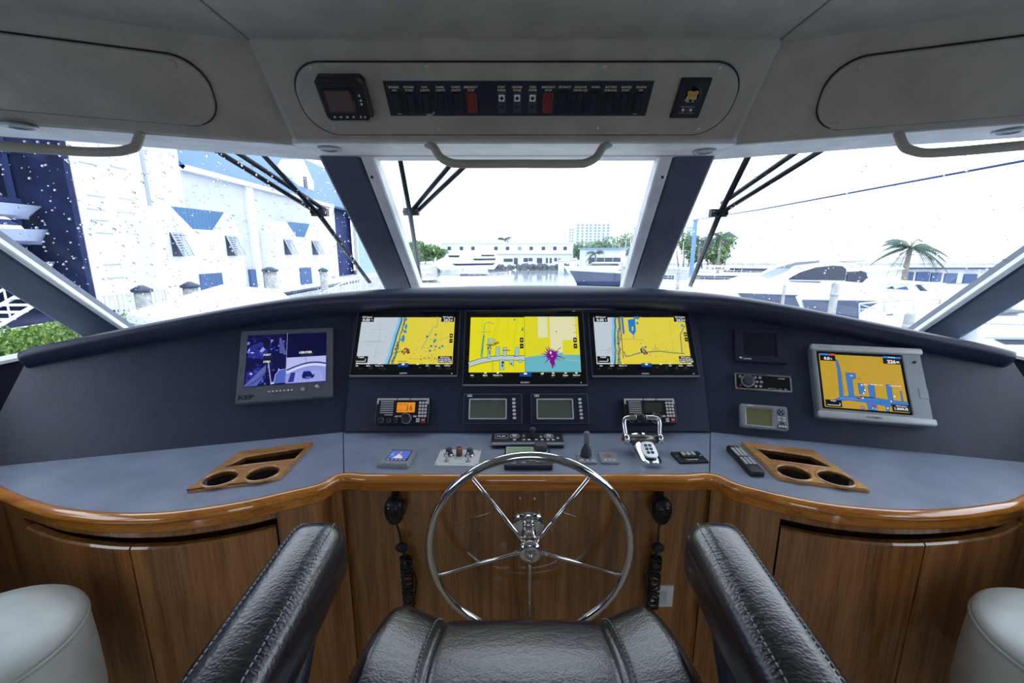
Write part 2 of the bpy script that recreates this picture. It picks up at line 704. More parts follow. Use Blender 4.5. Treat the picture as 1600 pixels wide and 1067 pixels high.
# side walls: solid below the sill, header above, posts between the side windows, aft panels added to cut light
for side, x in (('left', XL), ('right', XR)):
    sg = -1 if side == 'left' else 1
    m = MB()
    m.box((x + sg * .03, -.35, SILL / 2), (.06, 4.5, SILL))
    m.box((x + sg * .03, -.7, 2.14), (.06, 3.8, .24))
    m.box((x + sg * .03, -1.9, 1.64), (.06, 1.4, .82)); m.box((x + sg * .03, .1, 1.64), (.06, .14, .82))
    struct('wall_' + side, m, 'navy_vinyl')
m = MB()
m.box((-1.20, YB, 1.1), (1.56, .06, 2.3)); m.box((1.28, YB, 1.1), (1.56, .06, 2.3)); m.box((.04, YB, 2.2), (1.0, .06, .2))
struct('wall_back', m, 'grey_vinyl')

# ---- windscreen geometry: mullion feet / heads and corner post feet / heads
MLb, MLt = v3(-.653, 2.43, 1.46), v3(-.654, 1.71, ZS)
MRb, MRt = v3(.762, 2.43, 1.46), v3(.690, 1.71, ZS)
CLb, CLt = v3(-1.893, 1.928, 1.305), v3(-1.926, 1.186, ZS)
CRb, CRt = v3(1.998, 1.930, 1.307), v3(1.985, 1.19, ZS)


def extend(b, t, kb=.35, kt=.25):
    d = (t - b)
    return b - d * kb, t + d * kt


def beam(b, t, across, w, d, ch=.012, shift=0.0):
    """post between two points: face width w across, depth d along the outward normal"""
    b, t = extend(b, t)
    ax = (t - b).normalized()
    r = (across - ax * across.dot(ax)).normalized()
    n = r.cross(ax)
    if n.y > 0: n = -n              # n points towards the cabin
    sec = [(-w / 2, -d), (w / 2, -d), (w / 2, -ch), (w / 2 - ch, 0), (-w / 2 + ch, 0), (-w / 2, -ch)]
    mb = MB()
    L = [[p + r * (a + shift) + n * c for a, c in sec] for p in (b, t)]
    mb.loops(L)
    return mb


dl = (MLb - CLb).normalized(); dr = (CRb - MRb).normalized()
for k, (b, t, ac, w, d, sf) in enumerate(((MLb, MLt, v3(1, .08, 0), .155, .10, 0), (MRb, MRt, v3(1, -.08, 0), .155, .10, 0),
                                          (CLb, CLt, v3(.80, .60, 0), .135, .10, -.014), (CRb, CRt, v3(.80, -.60, 0), .135, .10, .014))):
    struct('trim_%d' % (k + 1), beam(b, t, ac, w, d, .012, sf), 'pillar_vinyl')
for k, (b, t, sf, ac) in enumerate(((CLb, CLt, .063, v3(.80, .60, 0)), (CRb, CRt, -.063, v3(.80, -.60, 0)))):
    struct('trim_%d' % (k + 10), beam(b, t, ac, .020, .03, .004, sf), 'pale_lit_vinyl')  # corner posts' lit inner edges, the light put into pale strips
for k, (x, sg) in enumerate(((XL, 1), (XR, -1))):
    mb = MB(); mb.box((x + sg * .008, -.1, SILL + .006), (.09, 4.0, .012)); struct('trim_%d' % (k + 12), mb, 'pale_lit_vinyl')
# pale strips on the two mullions' inner sides, window light put into their colour, with a small dark screw each
for k, (b, t, sx) in enumerate(((MLb, MLt, 1), (MRb, MRt, -1))):
    o = v3(sx * .105, .02, -.012)
    f = struct('trim_%d' % (k + 5), beam(b + o, t + o, v3(1, 0, 0), .05, .06, .006), 'pale_lit_vinyl')
    p = b + (t - b) * .93 + o
    sc = MB(); sc.ball((p.x, p.y - .012, p.z - .018), .006)
    sc.build('screw', 'black_plastic', f)


# ---- panes
def pane(name, quad, seed, drops, dens_edge=0.0):
    Q = [Vector(q) for q in quad]
    nn = (Q[1] - Q[0]).cross(Q[3] - Q[0]).normalized()
    if nn.y < 0: nn = -nn
    mb = MB()
    mb.add(Q + [q + nn * .006 for q in Q], [(0, 1, 2, 3), (7, 6, 5, 4), (0, 4, 5, 1), (1, 5, 6, 2), (2, 6, 7, 3), (3, 7, 4, 0)])
    w = struct(name, mb, 'clear_glass')
    if drops:
        R = random.Random(seed)
        db = MB()
        for i in range(drops):
            a, b = R.random(), R.random()
            p = (Q[0] * (1 - a) + Q[1] * a) * (1 - b) + (Q[3] * (1 - a) + Q[2] * a) * b + nn * .0065
            r = R.choice((.0016, .0022, .0028, .0036, .005)) * R.uniform(.7, 1.2)
            e1 = (Q[1] - Q[0]).normalized(); e2 = nn.cross(e1)
            L = []
            for (k, hgt) in ((1, 0), (.8, .45), (.4, .7)):
                L.append([p + (e1 * cos(2 * pi * j / 6) + e2 * 1.25 * sin(2 * pi * j / 6)) * r * k + nn * r * hgt for j in range(6)])
            db.loops(L, 0, True, cap0=False)
        d = db.build('rain_drops', 'drop_water', w)
        d['kind'] = 'stuff'
    return w


off = v3(0, .075, .085)
mlb, mlt = extend(MLb + off, MLt + off, .12, .1)
mrb, mrt = extend(MRb + off, MRt + off, .12, .1)
clb, clt = extend(CLb + v3(-.06, .06, .06), CLt + v3(-.06, .06, .06), .12, .1)
crb, crt = extend(CRb + v3(.06, .06, .06), CRt + v3(.06, .06, .06), .12, .1)
pane('window_1', (mlb, mrb, mrt, mlt), 1, 50)
pane('window_2', (clb, mlb, mlt, clt), 2, 1500)
pane('window_3', (mrb, crb, crt, mrt), 3, 700)
for k, (x, post) in enumerate(((XL - .02, CLb), (XR + .02, CRb))):
    pg = [(-2.5, SILL), (1.92, SILL), (1.90, 1.33), (1.20, 2.03), (-2.5, 2.03)]
    mb = MB(); mb.loops([[(x - .003, y, z) for y, z in pg], [(x + .003, y, z) for y, z in pg]])
    struct('window_%d' % (k + 4), mb, 'clear_glass')

# ---- overhead: middle console (proud), two side lockers, the soffit under them
OVC = Plane((0, 1.52, ZS), (1, 0, 0), (0, -1, 1))
ovl_d = v3(.688, .25, 0).normalized(); ovl_n = v3(-ovl_d.y, ovl_d.x, 0)
OVL = Plane((-.70, 1.561, ZS), ovl_d, -ovl_n * .95 + v3(0, 0, 1))
ovr_d = v3(.688, -.25, 0).normalized(); ovr_n = v3(-ovr_d.y, ovr_d.x, 0)
OVR = Plane((.735, 1.561, ZS), ovr_d, -ovr_n * .95 + v3(0, 0, 1))

oc = thing('overhead_console', 'grey vinyl overhead console box above the centre window carrying switches', 'console', (.01, 1.5, ZS))


def local(mb, ob):
    return mb.xf(ob.matrix_world.inverted())


L = []
for (xa, sgn) in ((-.742, -1), (.758, 1)):
    # side profile of the box, with rolled edges at the nose and at the ceiling
    pts = [OVC.pt(0, -.004, -.012), OVC.pt(0, .002, -.003), OVC.pt(0, .012, .002), OVC.pt(0, .272, .002), OVC.pt(0, .292, -.006), v3(0, 1.312, ZCL + .03), v3(0, 1.72, ZCL + .03), v3(0, 1.72, ZS - .003)]
    L.append([v3(xa, p.y + .020, p.z + .020) for p in pts])
    L.append([v3(xa - sgn * .032, p.y, p.z) for p in pts])
ordered = [L[0], L[1], L[3], L[2]]
m = MB(); m.loops(ordered); local(m, oc)
m.build('console_face', 'grey_vinyl', oc)

# stadium shaped switch board let into the face
u0, v0 = OVC.uv(467, 150); u1, _ = OVC.uv(1148, 150)
_, vt = OVC.uv(800, 96); _, vb = OVC.uv(800, 208)
bw, bh, bcu, bcv = u1 - u0, vt - vb, (u0 + u1) / 2, (vt + vb) / 2
bd = thing('tmp', 'x', 'x', OVC.mat(bcu, bcv, .0045))
g = MB(); g.slab(bw + .008, bh + .008, .002, bh * .46, .001, n=12)
g.xf(bd.matrix_world); local(g, oc); g.build('shadow_gap', 'black_plastic', oc)
g = MB(); g.slab(bw, bh, .007, bh * .455, .005, n=12)
g.xf(bd.matrix_world); local(g, oc); smooth_angle(g.build('board', 'grey_vinyl', oc), 30)
for (px, py) in ((486, 105), (667, 104), (945, 104), (1124, 106), (522, 200), (686, 201), (933, 200), (1091, 201)):
    a, b = OVC.uv(px, py, .01)
    s_ = MB(); s_.lathe([(.0055, 0), (.0052, .0015), (.004, .002)], 12); s_.lathe([(.002, .002), (.0018, .0025)], 8)
    s_.xf(OVC.mat(a, b, .0112)); local(s_, oc); s_.build('screw', 'satin_steel', oc)
bpy.data.objects.remove(bd)

for (nm, pl, sg, lab, far) in (('overhead_locker', OVL, -1, 'grey vinyl overhead locker above the left windscreen pane, oval hatch', -1.75),
                               ('overhead_locker', OVR, 1, 'grey vinyl overhead locker above the right windscreen pane, oval hatch', 1.75)):
    lk = thing(nm, lab, 'locker', pl.p)
    m = MB()
    L = []
    for a in (0.0, sg * 1.6):
        prof = [(0, .012, 0), (0, .0, .004), (0, -.0, .010)]
        pts = [pl.pt(a, -.012, -.012), pl.pt(a, .004, 0.0), pl.pt(a, .016, .003), pl.pt(a, .268, .003), pl.pt(a, .292, -.004), pl.pt(a, .34, -.02)]
        pts += [pts[-1] + v3(0, .35, .02), pts[0] + v3(0, .2, 0)]
        L.append(pts)
    m.loops(L); m.xf(lk.matrix_world.inverted()); m.build('locker_face', 'grey_vinyl', lk)
    # oval hatch
    if sg < 0:
        ue, _ = pl.uv(331, 140); _, t1 = pl.uv(240, 80); _, b1 = pl.uv(270, 191)
    else:
        ue, _ = pl.uv(1285, 140); _, t1 = pl.uv(1370, 84); _, b1 = pl.uv(1340, 198)
    hh = t1 - b1; hw = 1.05
    cu, cv = ue + sg * hw / 2, (t1 + b1) / 2
    for (nm2, ww, d0, d1, mt) in (('shadow_gap', .007, .0, .0045, 'black_plastic'), ('hatch', 0, .0, .010, 'grey_vinyl')):
        g = MB(); g.slab(hw + ww, hh + ww, d1, hh * .44, min(.005, d1 * .5), n=12)
        g.xf(pl.mat(cu, cv, .003 + d0)); g.xf(lk.matrix_world.inverted()); h_ = smooth_angle(g.build(nm2, mt, lk), 30)
    for (a, b) in ((ue + sg * .075, t1 - .022), (ue + sg * .06, b1 + .018)):
        s_ = MB(); s_.lathe([(.012, 0), (.0115, .002), (.009, .0025)], 16)
        s_.xf(h_.matrix_world @ pl.mat(a, b, .0128)); s_.xf(lk.matrix_world.inverted()); s_.build('screw_cap', 'grey_vinyl', h_)

# soffit: three strips between lockers and glass, outside light put into their pale colour
sof = []
for (lab, q) in (('centre', [(-.735, 1.53), (.75, 1.53), (.75, 1.80), (-.735, 1.80)]),
                 ('left', [(-1.95, 1.13), (-.737, 1.555), (-.737, 1.80), (-1.95, 1.28)]),
                 ('right', [(.752, 1.555), (2.03, 1.10), (2.03, 1.26), (.752, 1.80)])):
    m = MB(); m.prism(q, ZS - .002, ZS + .05)
    sof.append(m)
so = struct('trim_7', sof[0], 'pale_lit_vinyl')
so2 = struct('trim_8', sof[1], 'pale_lit_vinyl'); so3 = struct('trim_9', sof[2], 'pale_lit_vinyl')

# ---- dash planes
K = .65
XDL, XDR = -.676, .795
DC = Plane((0, 1.59, ZT), (1, 0, 0), (0, K, 1))
dl_r = v3(1.038, .275, 0).normalized(); dl_n = v3(-dl_r.y, dl_r.x, 0)
DL = Plane((XDL, 1.59, ZT), dl_r, dl_n * K + v3(0, 0, 1))
dr_r = v3(.95, -.249, 0).normalized(); dr_n = v3(-dr_r.y, dr_r.x, 0)
DR = Plane((XDR, 1.59, ZT), dr_r, dr_n * K + v3(0, 0, 1))
CT = Plane((0, 0, ZT), (1, 0, 0), (0, 1, 0))

# ---- brow: crest line, seen as the top edge of the dash against the windows


def plan_y(x):
    a = abs(x - .05)
    return 1.925 - .085 * (min(a, .75) / .75) ** 2 - (.315 * (a - .75) if a > .75 else 0)


crest = []
for (px, py) in ((33, 549), (60, 541), (150, 522), (270, 498), (400, 474), (500, 460), (600, 452), (700, 448), (830, 446), (960, 448), (1060, 454),
                 (1150, 463), (1250, 480), (1350, 500), (1450, 520), (1540, 538), (1585, 549)):
    d = ray(px, py); t = 1.8
    for _ in range(30):
        t = plan_y(d.x * t) / d.y
    crest.append(EYE + d * t)
crest = catmull(crest, 5)

dash = thing('dashboard', 'dark navy vinyl dashboard wrapping round the helm under the windscreen', 'dashboard', (.06, 1.6, ZT))
prof = [(-.10, -.135), (-.03, -.112), (.010, -.092), (.034, -.066), (.046, -.042), (.049, -.027), (.045, -.013), (.035, -.004), (.018, .0), (.0, .0005), (-.06, -.004), (-.2, -.03), (-.55, -.12)]
prof_mid = [(-.10, -.135), (-.02, -.118), (.030, -.108), (.062, -.094), (.078, -.074), (.080, -.054), (.072, -.034), (.054, -.016), (.028, -.004), (.0, .0005), (-.06, -.004), (-.2, -.03), (-.55, -.12)]
L = []
n = len(crest)
for i, p in enumerate(crest):
    t = (crest[min(i + 1, n - 1)] - crest[max(i - 1, 0)]).normalized()
    h = Vector((t.y, -t.x, 0)).normalized()
    if h.y > 0: h = -h
    e = min(i, n - 1 - i) / (n - 1)
    a = min(1.0, e / .035)
    sc = .25 + .75 * math.sqrt(max(0.0, 1 - (1 - a) ** 2))
    sc *= 1 - .25 * min(1.0, abs(p.x - .05) / 1.5) ** 1.3
    row = []
    mixk = max(0.0, 1 - abs(p.x - .05) / 1.15)
    mixk = mixk * mixk * (3 - 2 * mixk)
    for (u, w), (u2, w2) in zip(prof, prof_mid):
        u, w = u * (1 - mixk) + u2 * mixk, w * (1 - mixk) + w2 * mixk
        if u > 0 or w > -.001:
            row.append(p + h * (u * sc) + v3(0, 0, w * sc))
        else:
            row.append(p + h * u + v3(0, 0, w * (sc if u > -.1 else 1)))
    L.append(row)
m = MB(); m.loops(L, sm=True, closed=False, cap0=True, cap1=True); local(m, dash)
m.build('brow', 'navy_vinyl', dash)


def panel(name, pts, n, thick, mats, parent, bev=.004):
    """padded board: polygon of world points with thickness behind and softened edge"""
    P = [Vector(p) for p in pts]
    o = P[0]
    r = (P[1] - P[0]).normalized(); u = n.cross(r)
    q = [((p - o).dot(r), (p - o).dot(u)) for p in P]
    mb = MB(); mb.prism(q, -thick, 0, bev)
    M = Matrix((r, u, n)).transposed().to_4x4(); M.translation = o
    mb.xf(M); local(mb, parent)
    return mb.build(name, mats, parent)


# side boards
tl = crest[0] + v3(.02, .01, -.05)


def on(pl, a, b): return pl.pt(a, b)


au, av = DL.uv(46, 556)
panel('side_board', [DL.pt(-1.16, -.02), DL.pt(.10, -.02), DL.pt(.16, .56), DL.pt(-.35, .52), DL.pt(-.8, .45), DL.pt(au, av + .02)], DL.n, .03, 'navy_vinyl', dash)
bu, bv = DR.uv(1572, 552)
panel('side_board', [DR.pt(-.10, -.02), DR.pt(1.16, -.02), DR.pt(bu, bv + .02), DR.pt(.8, .45), DR.pt(.35, .52), DR.pt(-.16, .56)], DR.n, .03, 'navy_vinyl', dash)
# end closures so the dash is a solid body
for (pl, s0, u) in ((DL, -1, -1.15), (DR, 1, 1.15)):
    a = pl.pt(u, -.02, -.01); b = pl.pt(au + .02 if s0 < 0 else bu - .02, av, -.01)
    mb = MB(); mb.add([a, b, b + v3(0, .5, -.05), a + v3(0, .6, 0)], [(0, 1, 2, 3)]); local(mb, dash); mb.build('end_board', 'navy_vinyl', dash)
# middle board, proud of its neighbours
pr = .014
c = []
for (px, py) in ((537, 676), (1111, 676), (1093, 520), (1083, 483), (560, 481), (551, 500)):
    a, b = DC.uv(px, py, pr); c.append(DC.pt(a, b, pr))
panel('middle_board', c, DC.n, .05, 'navy_vinyl', dash, .008)

# ---- worktop
left_px = [(-60, 742), (0, 773), (60, 795), (110, 804), (170, 809), (240, 808), (300, 802), (380, 789), (450, 773), (500, 761), (537, 752)]
right_px = [(1112, 751), (1150, 760), (1210, 776), (1290, 792), (1370, 801), (1440, 804), (1510, 801), (1560, 795), (1600, 787), (1655, 762)]
FL = [hz(px, py, ZT) for px, py in left_px]
FR = [hz(px, py, ZT) for px, py in right_px]
FL = [v3(XL + .01, 1.27, ZT)] + FL
FR = FR + [v3(XR - .01, 1.27, ZT)]
FL[-1] = v3(-.545, 1.242, ZT); FR[0] = v3(.640, 1.242, ZT)
FULL = catmull(FL[:-1] + [v3(-.545, 1.245, ZT), v3(-.46, 1.238, ZT)], 6) + catmull([v3(.555, 1.238, ZT), v3(.64, 1.245, ZT)] + FR[1:], 6)
FULL = [v3(p.x, p.y, ZT) for p in FULL]


def inset_path(P, d):
    out = []
    n = len(P)
    for i, p in enumerate(P):
        t = (P[min(i + 1, n - 1)] - P[max(i - 1, 0)]); t.z = 0
        t.normalize()
        out.append(p + Vector((-t.y, t.x, 0)) * d)
    return out


INN = inset_path(FULL, .022)
wt = thing('helm_worktop', 'blue grey vinyl worktop with varnished wood edge sweeping round the helm', 'worktop', (.06, 1.4, ZT))


def seg(P, x0, x1):
    return [p for p in P if x0 < p.x < x1]


def tray_poly(px):
    return [tuple(hz(a, b, ZT).xy) for a, b in px]


TRAY_L = [(492, 693), (374, 709), (289, 771), (436, 751)]
TRAY_R = [(1156, 693), (1215, 751), (1362, 771), (1269, 706)]
TP = {'L': tray_poly(TRAY_L), 'R': tray_poly(TRAY_R)}


def ccw(p):
    a = sum(p[i - 1][0] * p[i][1] - p[i][0] * p[i - 1][1] for i in range(len(p)))
    return p if a > 0 else list(reversed(p))


for (nm, front, back, hole) in (
        ('left_top', seg(INN, XL, -.545), [(-.677, 1.60), (XL, 1.26)], 'L'),
        ('middle_top', [v3(-.541, 1.262, 0), v3(.636, 1.262, 0)], [(.793, 1.60), (-.674, 1.60)], None),
        ('right_top', seg(INN, .641, XR), [(XR, 1.27), (.796, 1.60)], 'R')):
    f = [(p.x, p.y) for p in front]
    if nm == 'left_top': f = f + [(-.5445, 1.262)]
    if nm == 'right_top': f = [(.6395, 1.262)] + f
    outer = f + back
    m = MB(); m.fill(ccw(outer), [list(reversed(offset_poly(ccw(TP[hole]), .012)))] if hole else [], ZT - .03, ZT)
    local(m, wt); m.build('vinyl_top', 'worktop_vinyl', wt)
# wood edge: rolled lip and deep fascia, swept along the front
tp = [(.024, .0), (.020, .003), (.012, .0045), (.004, .003), (-.003, -.003), (-.006, -.010), (-.004, -.018), (.003, -.023), (.006, -.026), (.006, -.048), (.012, -.055), (.05, -.055)]
L = []
for i, p in enumerate(FULL):
    t = FULL[min(i + 1, len(FULL) - 1)] - FULL[max(i - 1, 0)]; t.z = 0; t.normalize()
    inn = Vector((-t.y, t.x, 0))
    L.append([p + inn * a + v3(0, 0, b) for a, b in tp])
m = MB(); m.loops(L, sm=True, closed=False, cap0=False, cap1=False); local(m, wt)
smooth_angle(m.build('wood_edge', 'trim_wood', wt), 50)

# ---- helm cabinets
PY = 1.283
hc = thing('helm_cabinet', 'varnished teak panel of the middle console behind the steering wheel', 'cabinet', (.05, PY, 0))
m = MB(); m.box((.0475, PY + .015, .45), (1.225, .03, .90)); local(m, hc); m.build('front_panel', 'teak', hc)
m = MB(); m.box((.05, PY + .2, .45), (1.2, .3, .88)); local(m, hc); m.build('carcass', 'dark_teak', hc)
m = MB(); m.box((.0475, PY - .004, .012), (1.19, .012, .06)); local(m, hc); m.build('plinth', 'dark_teak', hc)

FACE = inset_path(FULL, .022)
BACKF = inset_path(FULL, .075)


def strip(x0, x1, z0, z1, P, thick, taper=0.0, bev=.004):
    q = [p for p in P if min(x0, x1) < p.x < max(x0, x1)]
    def at(x):
        for a, b in zip(P[:-1], P[1:]):
            if (a.x - x) * (b.x - x) <= 0 and abs(a.x - b.x) > 1e-9:
                return a + (b - a) * ((x - a.x) / (b.x - a.x))
        return min((P[0], P[-1]), key=lambda p: abs(p.x - x))
    q = [at(min(x0, x1))] + q + [at(max(x0, x1))]
    I = inset_path(q, thick); Bv = inset_path(q, bev)
    L = []
    for i in range(len(q)):
        a, b, c = q[i], I[i], Bv[i]
        L.append([v3(b.x, b.y, z0), v3(b.x, b.y, z1), v3(c.x, c.y, z1), v3(a.x, a.y, z1 - bev), v3(a.x, a.y, z0 + bev), v3(c.x, c.y, z0)])
    mb = MB(); mb.loops(L)
    return mb


for (side, xs, lab) in (('L', (-.555, -.703, -1.066, -1.463, -1.93), 'curved varnished teak cabinet below the left worktop, two doors'),
                        ('R', (.650, .800, 1.168, 1.56, 2.01), 'curved varnished teak cabinet below the right worktop, two doors')):
    cb = thing('curved_cabinet', lab, 'cabinet', (xs[2], 1.15, 0))
    m = strip(xs[0], xs[4], .02, .895, BACKF, .02); local(m, cb); m.build('carcass', 'dark_teak', cb)
    m = strip(xs[1], xs[3], .872, .898, FACE, .05); local(m, cb); m.build('top_rail', 'teak', cb)
    for (a, b) in ((0, 1), (3, 4)):
        m = strip(xs[a], xs[b], .03, .898, FACE, .05); local(m, cb); m.build('stile', 'teak', cb)
    for (a, b) in ((1, 2), (2, 3)):
        sg = 1 if side == 'R' else -1
        m = strip(xs[a] + sg * .0025, xs[b] - sg * .0025, .04, .846, inset_path(FULL, .018), .022, bev=.005)
        local(m, cb); smooth_angle(m.build('door', 'teak', cb), 30)
    m = strip(xs[0], xs[4], 0, .06, inset_path(FULL, .06), .02); local(m, cb); m.build('plinth', 'dark_teak', cb)

# hull bulkhead and subframe that close the console off below the windscreen
m = MB()
m.prism([(XL - .06, 1.30), (XL - .06, 2.05), (-.66, 2.62), (.78, 2.62), (XR + .06, 2.05), (XR + .06, 1.30), (XR, 1.30), (.86, 1.66), (-.74, 1.66), (XL, 1.30)], -.05, .90)
struct('wall_front', m, 'dark_bay')

# white foredeck ahead of the windscreen, unseen, added to bounce light up to the soffit
dk = [(-2.0, 2.15), (-.70, 2.72), (.82, 2.72), (2.1, 2.15), (2.0, 4.0), (1.5, 6.0), (.3, 8.0), (-.2, 8.0), (-1.4, 6.0), (-1.95, 4.0)]
m = MB(); m.prism(list(reversed(dk)), .80, .88, .02)
struct('foredeck', m, 'gelcoat')
# ================================================================== INSTRUMENTS ON THE DASH
def child(mb, name, mats, parent, label=None):
    o = mb.build(name, mats, parent)
    if label: o['label'] = label
    return o


def lin(r, g, b):
    f = lambda c: (c / 255 / 12.92) if c / 255 <= .04045 else ((c / 255 + .055) / 1.055) ** 2.4
    return (f(r), f(g), f(b))


YEL, SEA, WHT, BLK = lin(236, 218, 72), lin(203, 214, 226), lin(250, 250, 250), (.002, .002, .004)
CYAN, TEAL = lin(52, 160, 205), lin(60, 140, 150)


class Pic:
    """screen picture: flat coloured patches in a 0..1 frame, stacked a hair apart"""
    def __init__(s, w, h, cx=0, cy=0, z=0):
        s.mb = MB(); s.w, s.h, s.cx, s.cy, s.z = w, h, cx, cy, z; s.k = 0

    def P(s, p): return (s.cx + (p[0] - .5) * s.w, s.cy + (p[1] - .5) * s.h)

    def lay(s):
        s.k += 1
        return s.z + s.k * .00012

    def rect(s, x0, y0, x1, y1, col):
        a, b = s.P((x0, y0)), s.P((x1, y1)); s.mb.rect(a[0], a[1], b[0], b[1], s.lay(), col)

    def poly(s, pts, col): s.mb.poly([s.P(p) for p in pts], s.lay(), col)

    def line(s, pts, wd, col): s.mb.line([s.P(p) for p in pts], wd * s.w, s.lay(), col)

    def blob(s, x, y, rx, ry, col, n=9, R=random):
        s.poly([(x + rx * R.uniform(.6, 1) * cos(2 * pi * k / n), y + ry * R.uniform(.6, 1) * sin(2 * pi * k / n)) for k in range(n)], col)

    def text(s, t, size, x, y, col, align='CENTER', sx=1.0, bold=.02):
        p = s.P((x, y)); s.mb.text(t, size * s.h, p[0], p[1], s.lay(), 0, align, col, sx, bold)

    def build(s, parent, name='screen_picture'): return s.mb.build(name, 'screen', parent)


def corner_data(pc, speed='0.00', head='262'):
    pc.rect(0, .865, .145, 1, BLK); pc.text('GPS Speed', .045, .07, .965, WHT); pc.text(speed, .085, .065, .905, WHT); pc.text('k', .05, .128, .91, WHT)
    pc.rect(.862, .865, 1, 1, BLK); pc.text('GPS Heading', .042, .93, .965, WHT, sx=.9); pc.text(head, .09, .922, .905, WHT); pc.text('M', .05, .972, .9, WHT)
    pc.rect(0, 0, .135, .135, BLK); pc.text('Depth', .045, .065, .11, WHT); pc.line([(.015, .03), (.11, .03), (.11, .085)], .006, WHT)
    pc.rect(.855, 0, 1, .135, BLK); pc.text('GPS Position', .04, .925, .108, WHT, sx=.9); pc.text("N 26°03.091'", .046, .928, .066, WHT); pc.text("W080°07.798'", .046, .928, .025, WHT)


def zoom_keys(pc, x, y):
    pc.rect(x, y, x + .032, y + .085, BLK); pc.text('+', .07, x + .016, y + .042, WHT)
    pc.rect(x, y - .11, x + .032, y - .025, BLK); pc.text('-', .09, x + .016, y - .067, WHT)


def menu_bar(pc, w, h):
    """row of soft keys below the chart, in the same picture frame"""
    for x, t in ((.035, 'Info'), (.15, 'Mark'), (.26, 'Where To'), (.75, 'A/V'), (.86, 'Radar'), (.955, 'Options')):
        pc.text(t, .036, x, -.062, WHT)
        if x > .1: pc.rect(x - .01, -.034, x + .01, -.014, WHT)
    pc.rect(.452, -.085, .558, -.012, lin(10, 70, 150))
    pc.poly([(.49, -.05), (.52, -.05), (.52, -.03), (.505, -.012), (.49, -.03)], WHT)
    pc.poly([(.64, -.045), (.665, -.045), (.665, -.02), (.65, -.02), (.65, -.03), (.64, -.03)], WHT)


def chart_coast(pc, R, x_top, x_bot, wide=.05):
    pc.rect(0, 0, 1, 1, YEL)
    xs = lambda y: x_bot + (x_top - x_bot) * y
    e = [(xs(k / 10) + R.uniform(-.006, .006), k / 10) for k in range(11)]
    pc.poly([(0, 0)] + [(x, y) for x, y in e] + [(0, 1)], SEA)
    pc.poly([(x - wide * .7, y) for x, y in e] + [(x - .0, y) for x, y in reversed(e)], lin(140, 205, 240))
    pc.poly([(x - .006, y) for x, y in e] + [(x + .012, y) for x, y in reversed(e)], lin(30, 120, 170))
    pc.poly([(x + .03 + R.uniform(-.006, .006), y) for x, y in e] + [(x + .052 + R.uniform(-.006, .01), y) for x, y in reversed(e)], lin(120, 150, 140))
    for k in range(26):
        y = R.random(); pc.blob(xs(y) + .045 + R.uniform(-.02, .02), y, .008, .02, R.choice((lin(90, 60, 40), TEAL, lin(70, 90, 80), lin(150, 60, 60))), R=R)
    for k in range(26):
        pc.blob(R.uniform(.02, x_bot - .04), R.uniform(.05, .85), .004, .007, lin(90, 100, 110), 5, R)
    for k in range(5):
        y = R.uniform(.15, .9); x = R.uniform(.02, .15); pc.line([(x, y), (x + R.uniform(.1, .2), y)], .0025, lin(150, 160, 170))
    pc.line([(.22, .9), (.22, .4), (.20, .4), (.20, .1)], .0025, lin(150, 160, 170))
    for k in range(5):
        x = R.uniform(.55, .95); pc.line([(x, 0), (x + .01, 1)], .002, lin(210, 195, 70)); pc.line([(.5, R.random()), (1, R.random())], .002, lin(214, 198, 75))


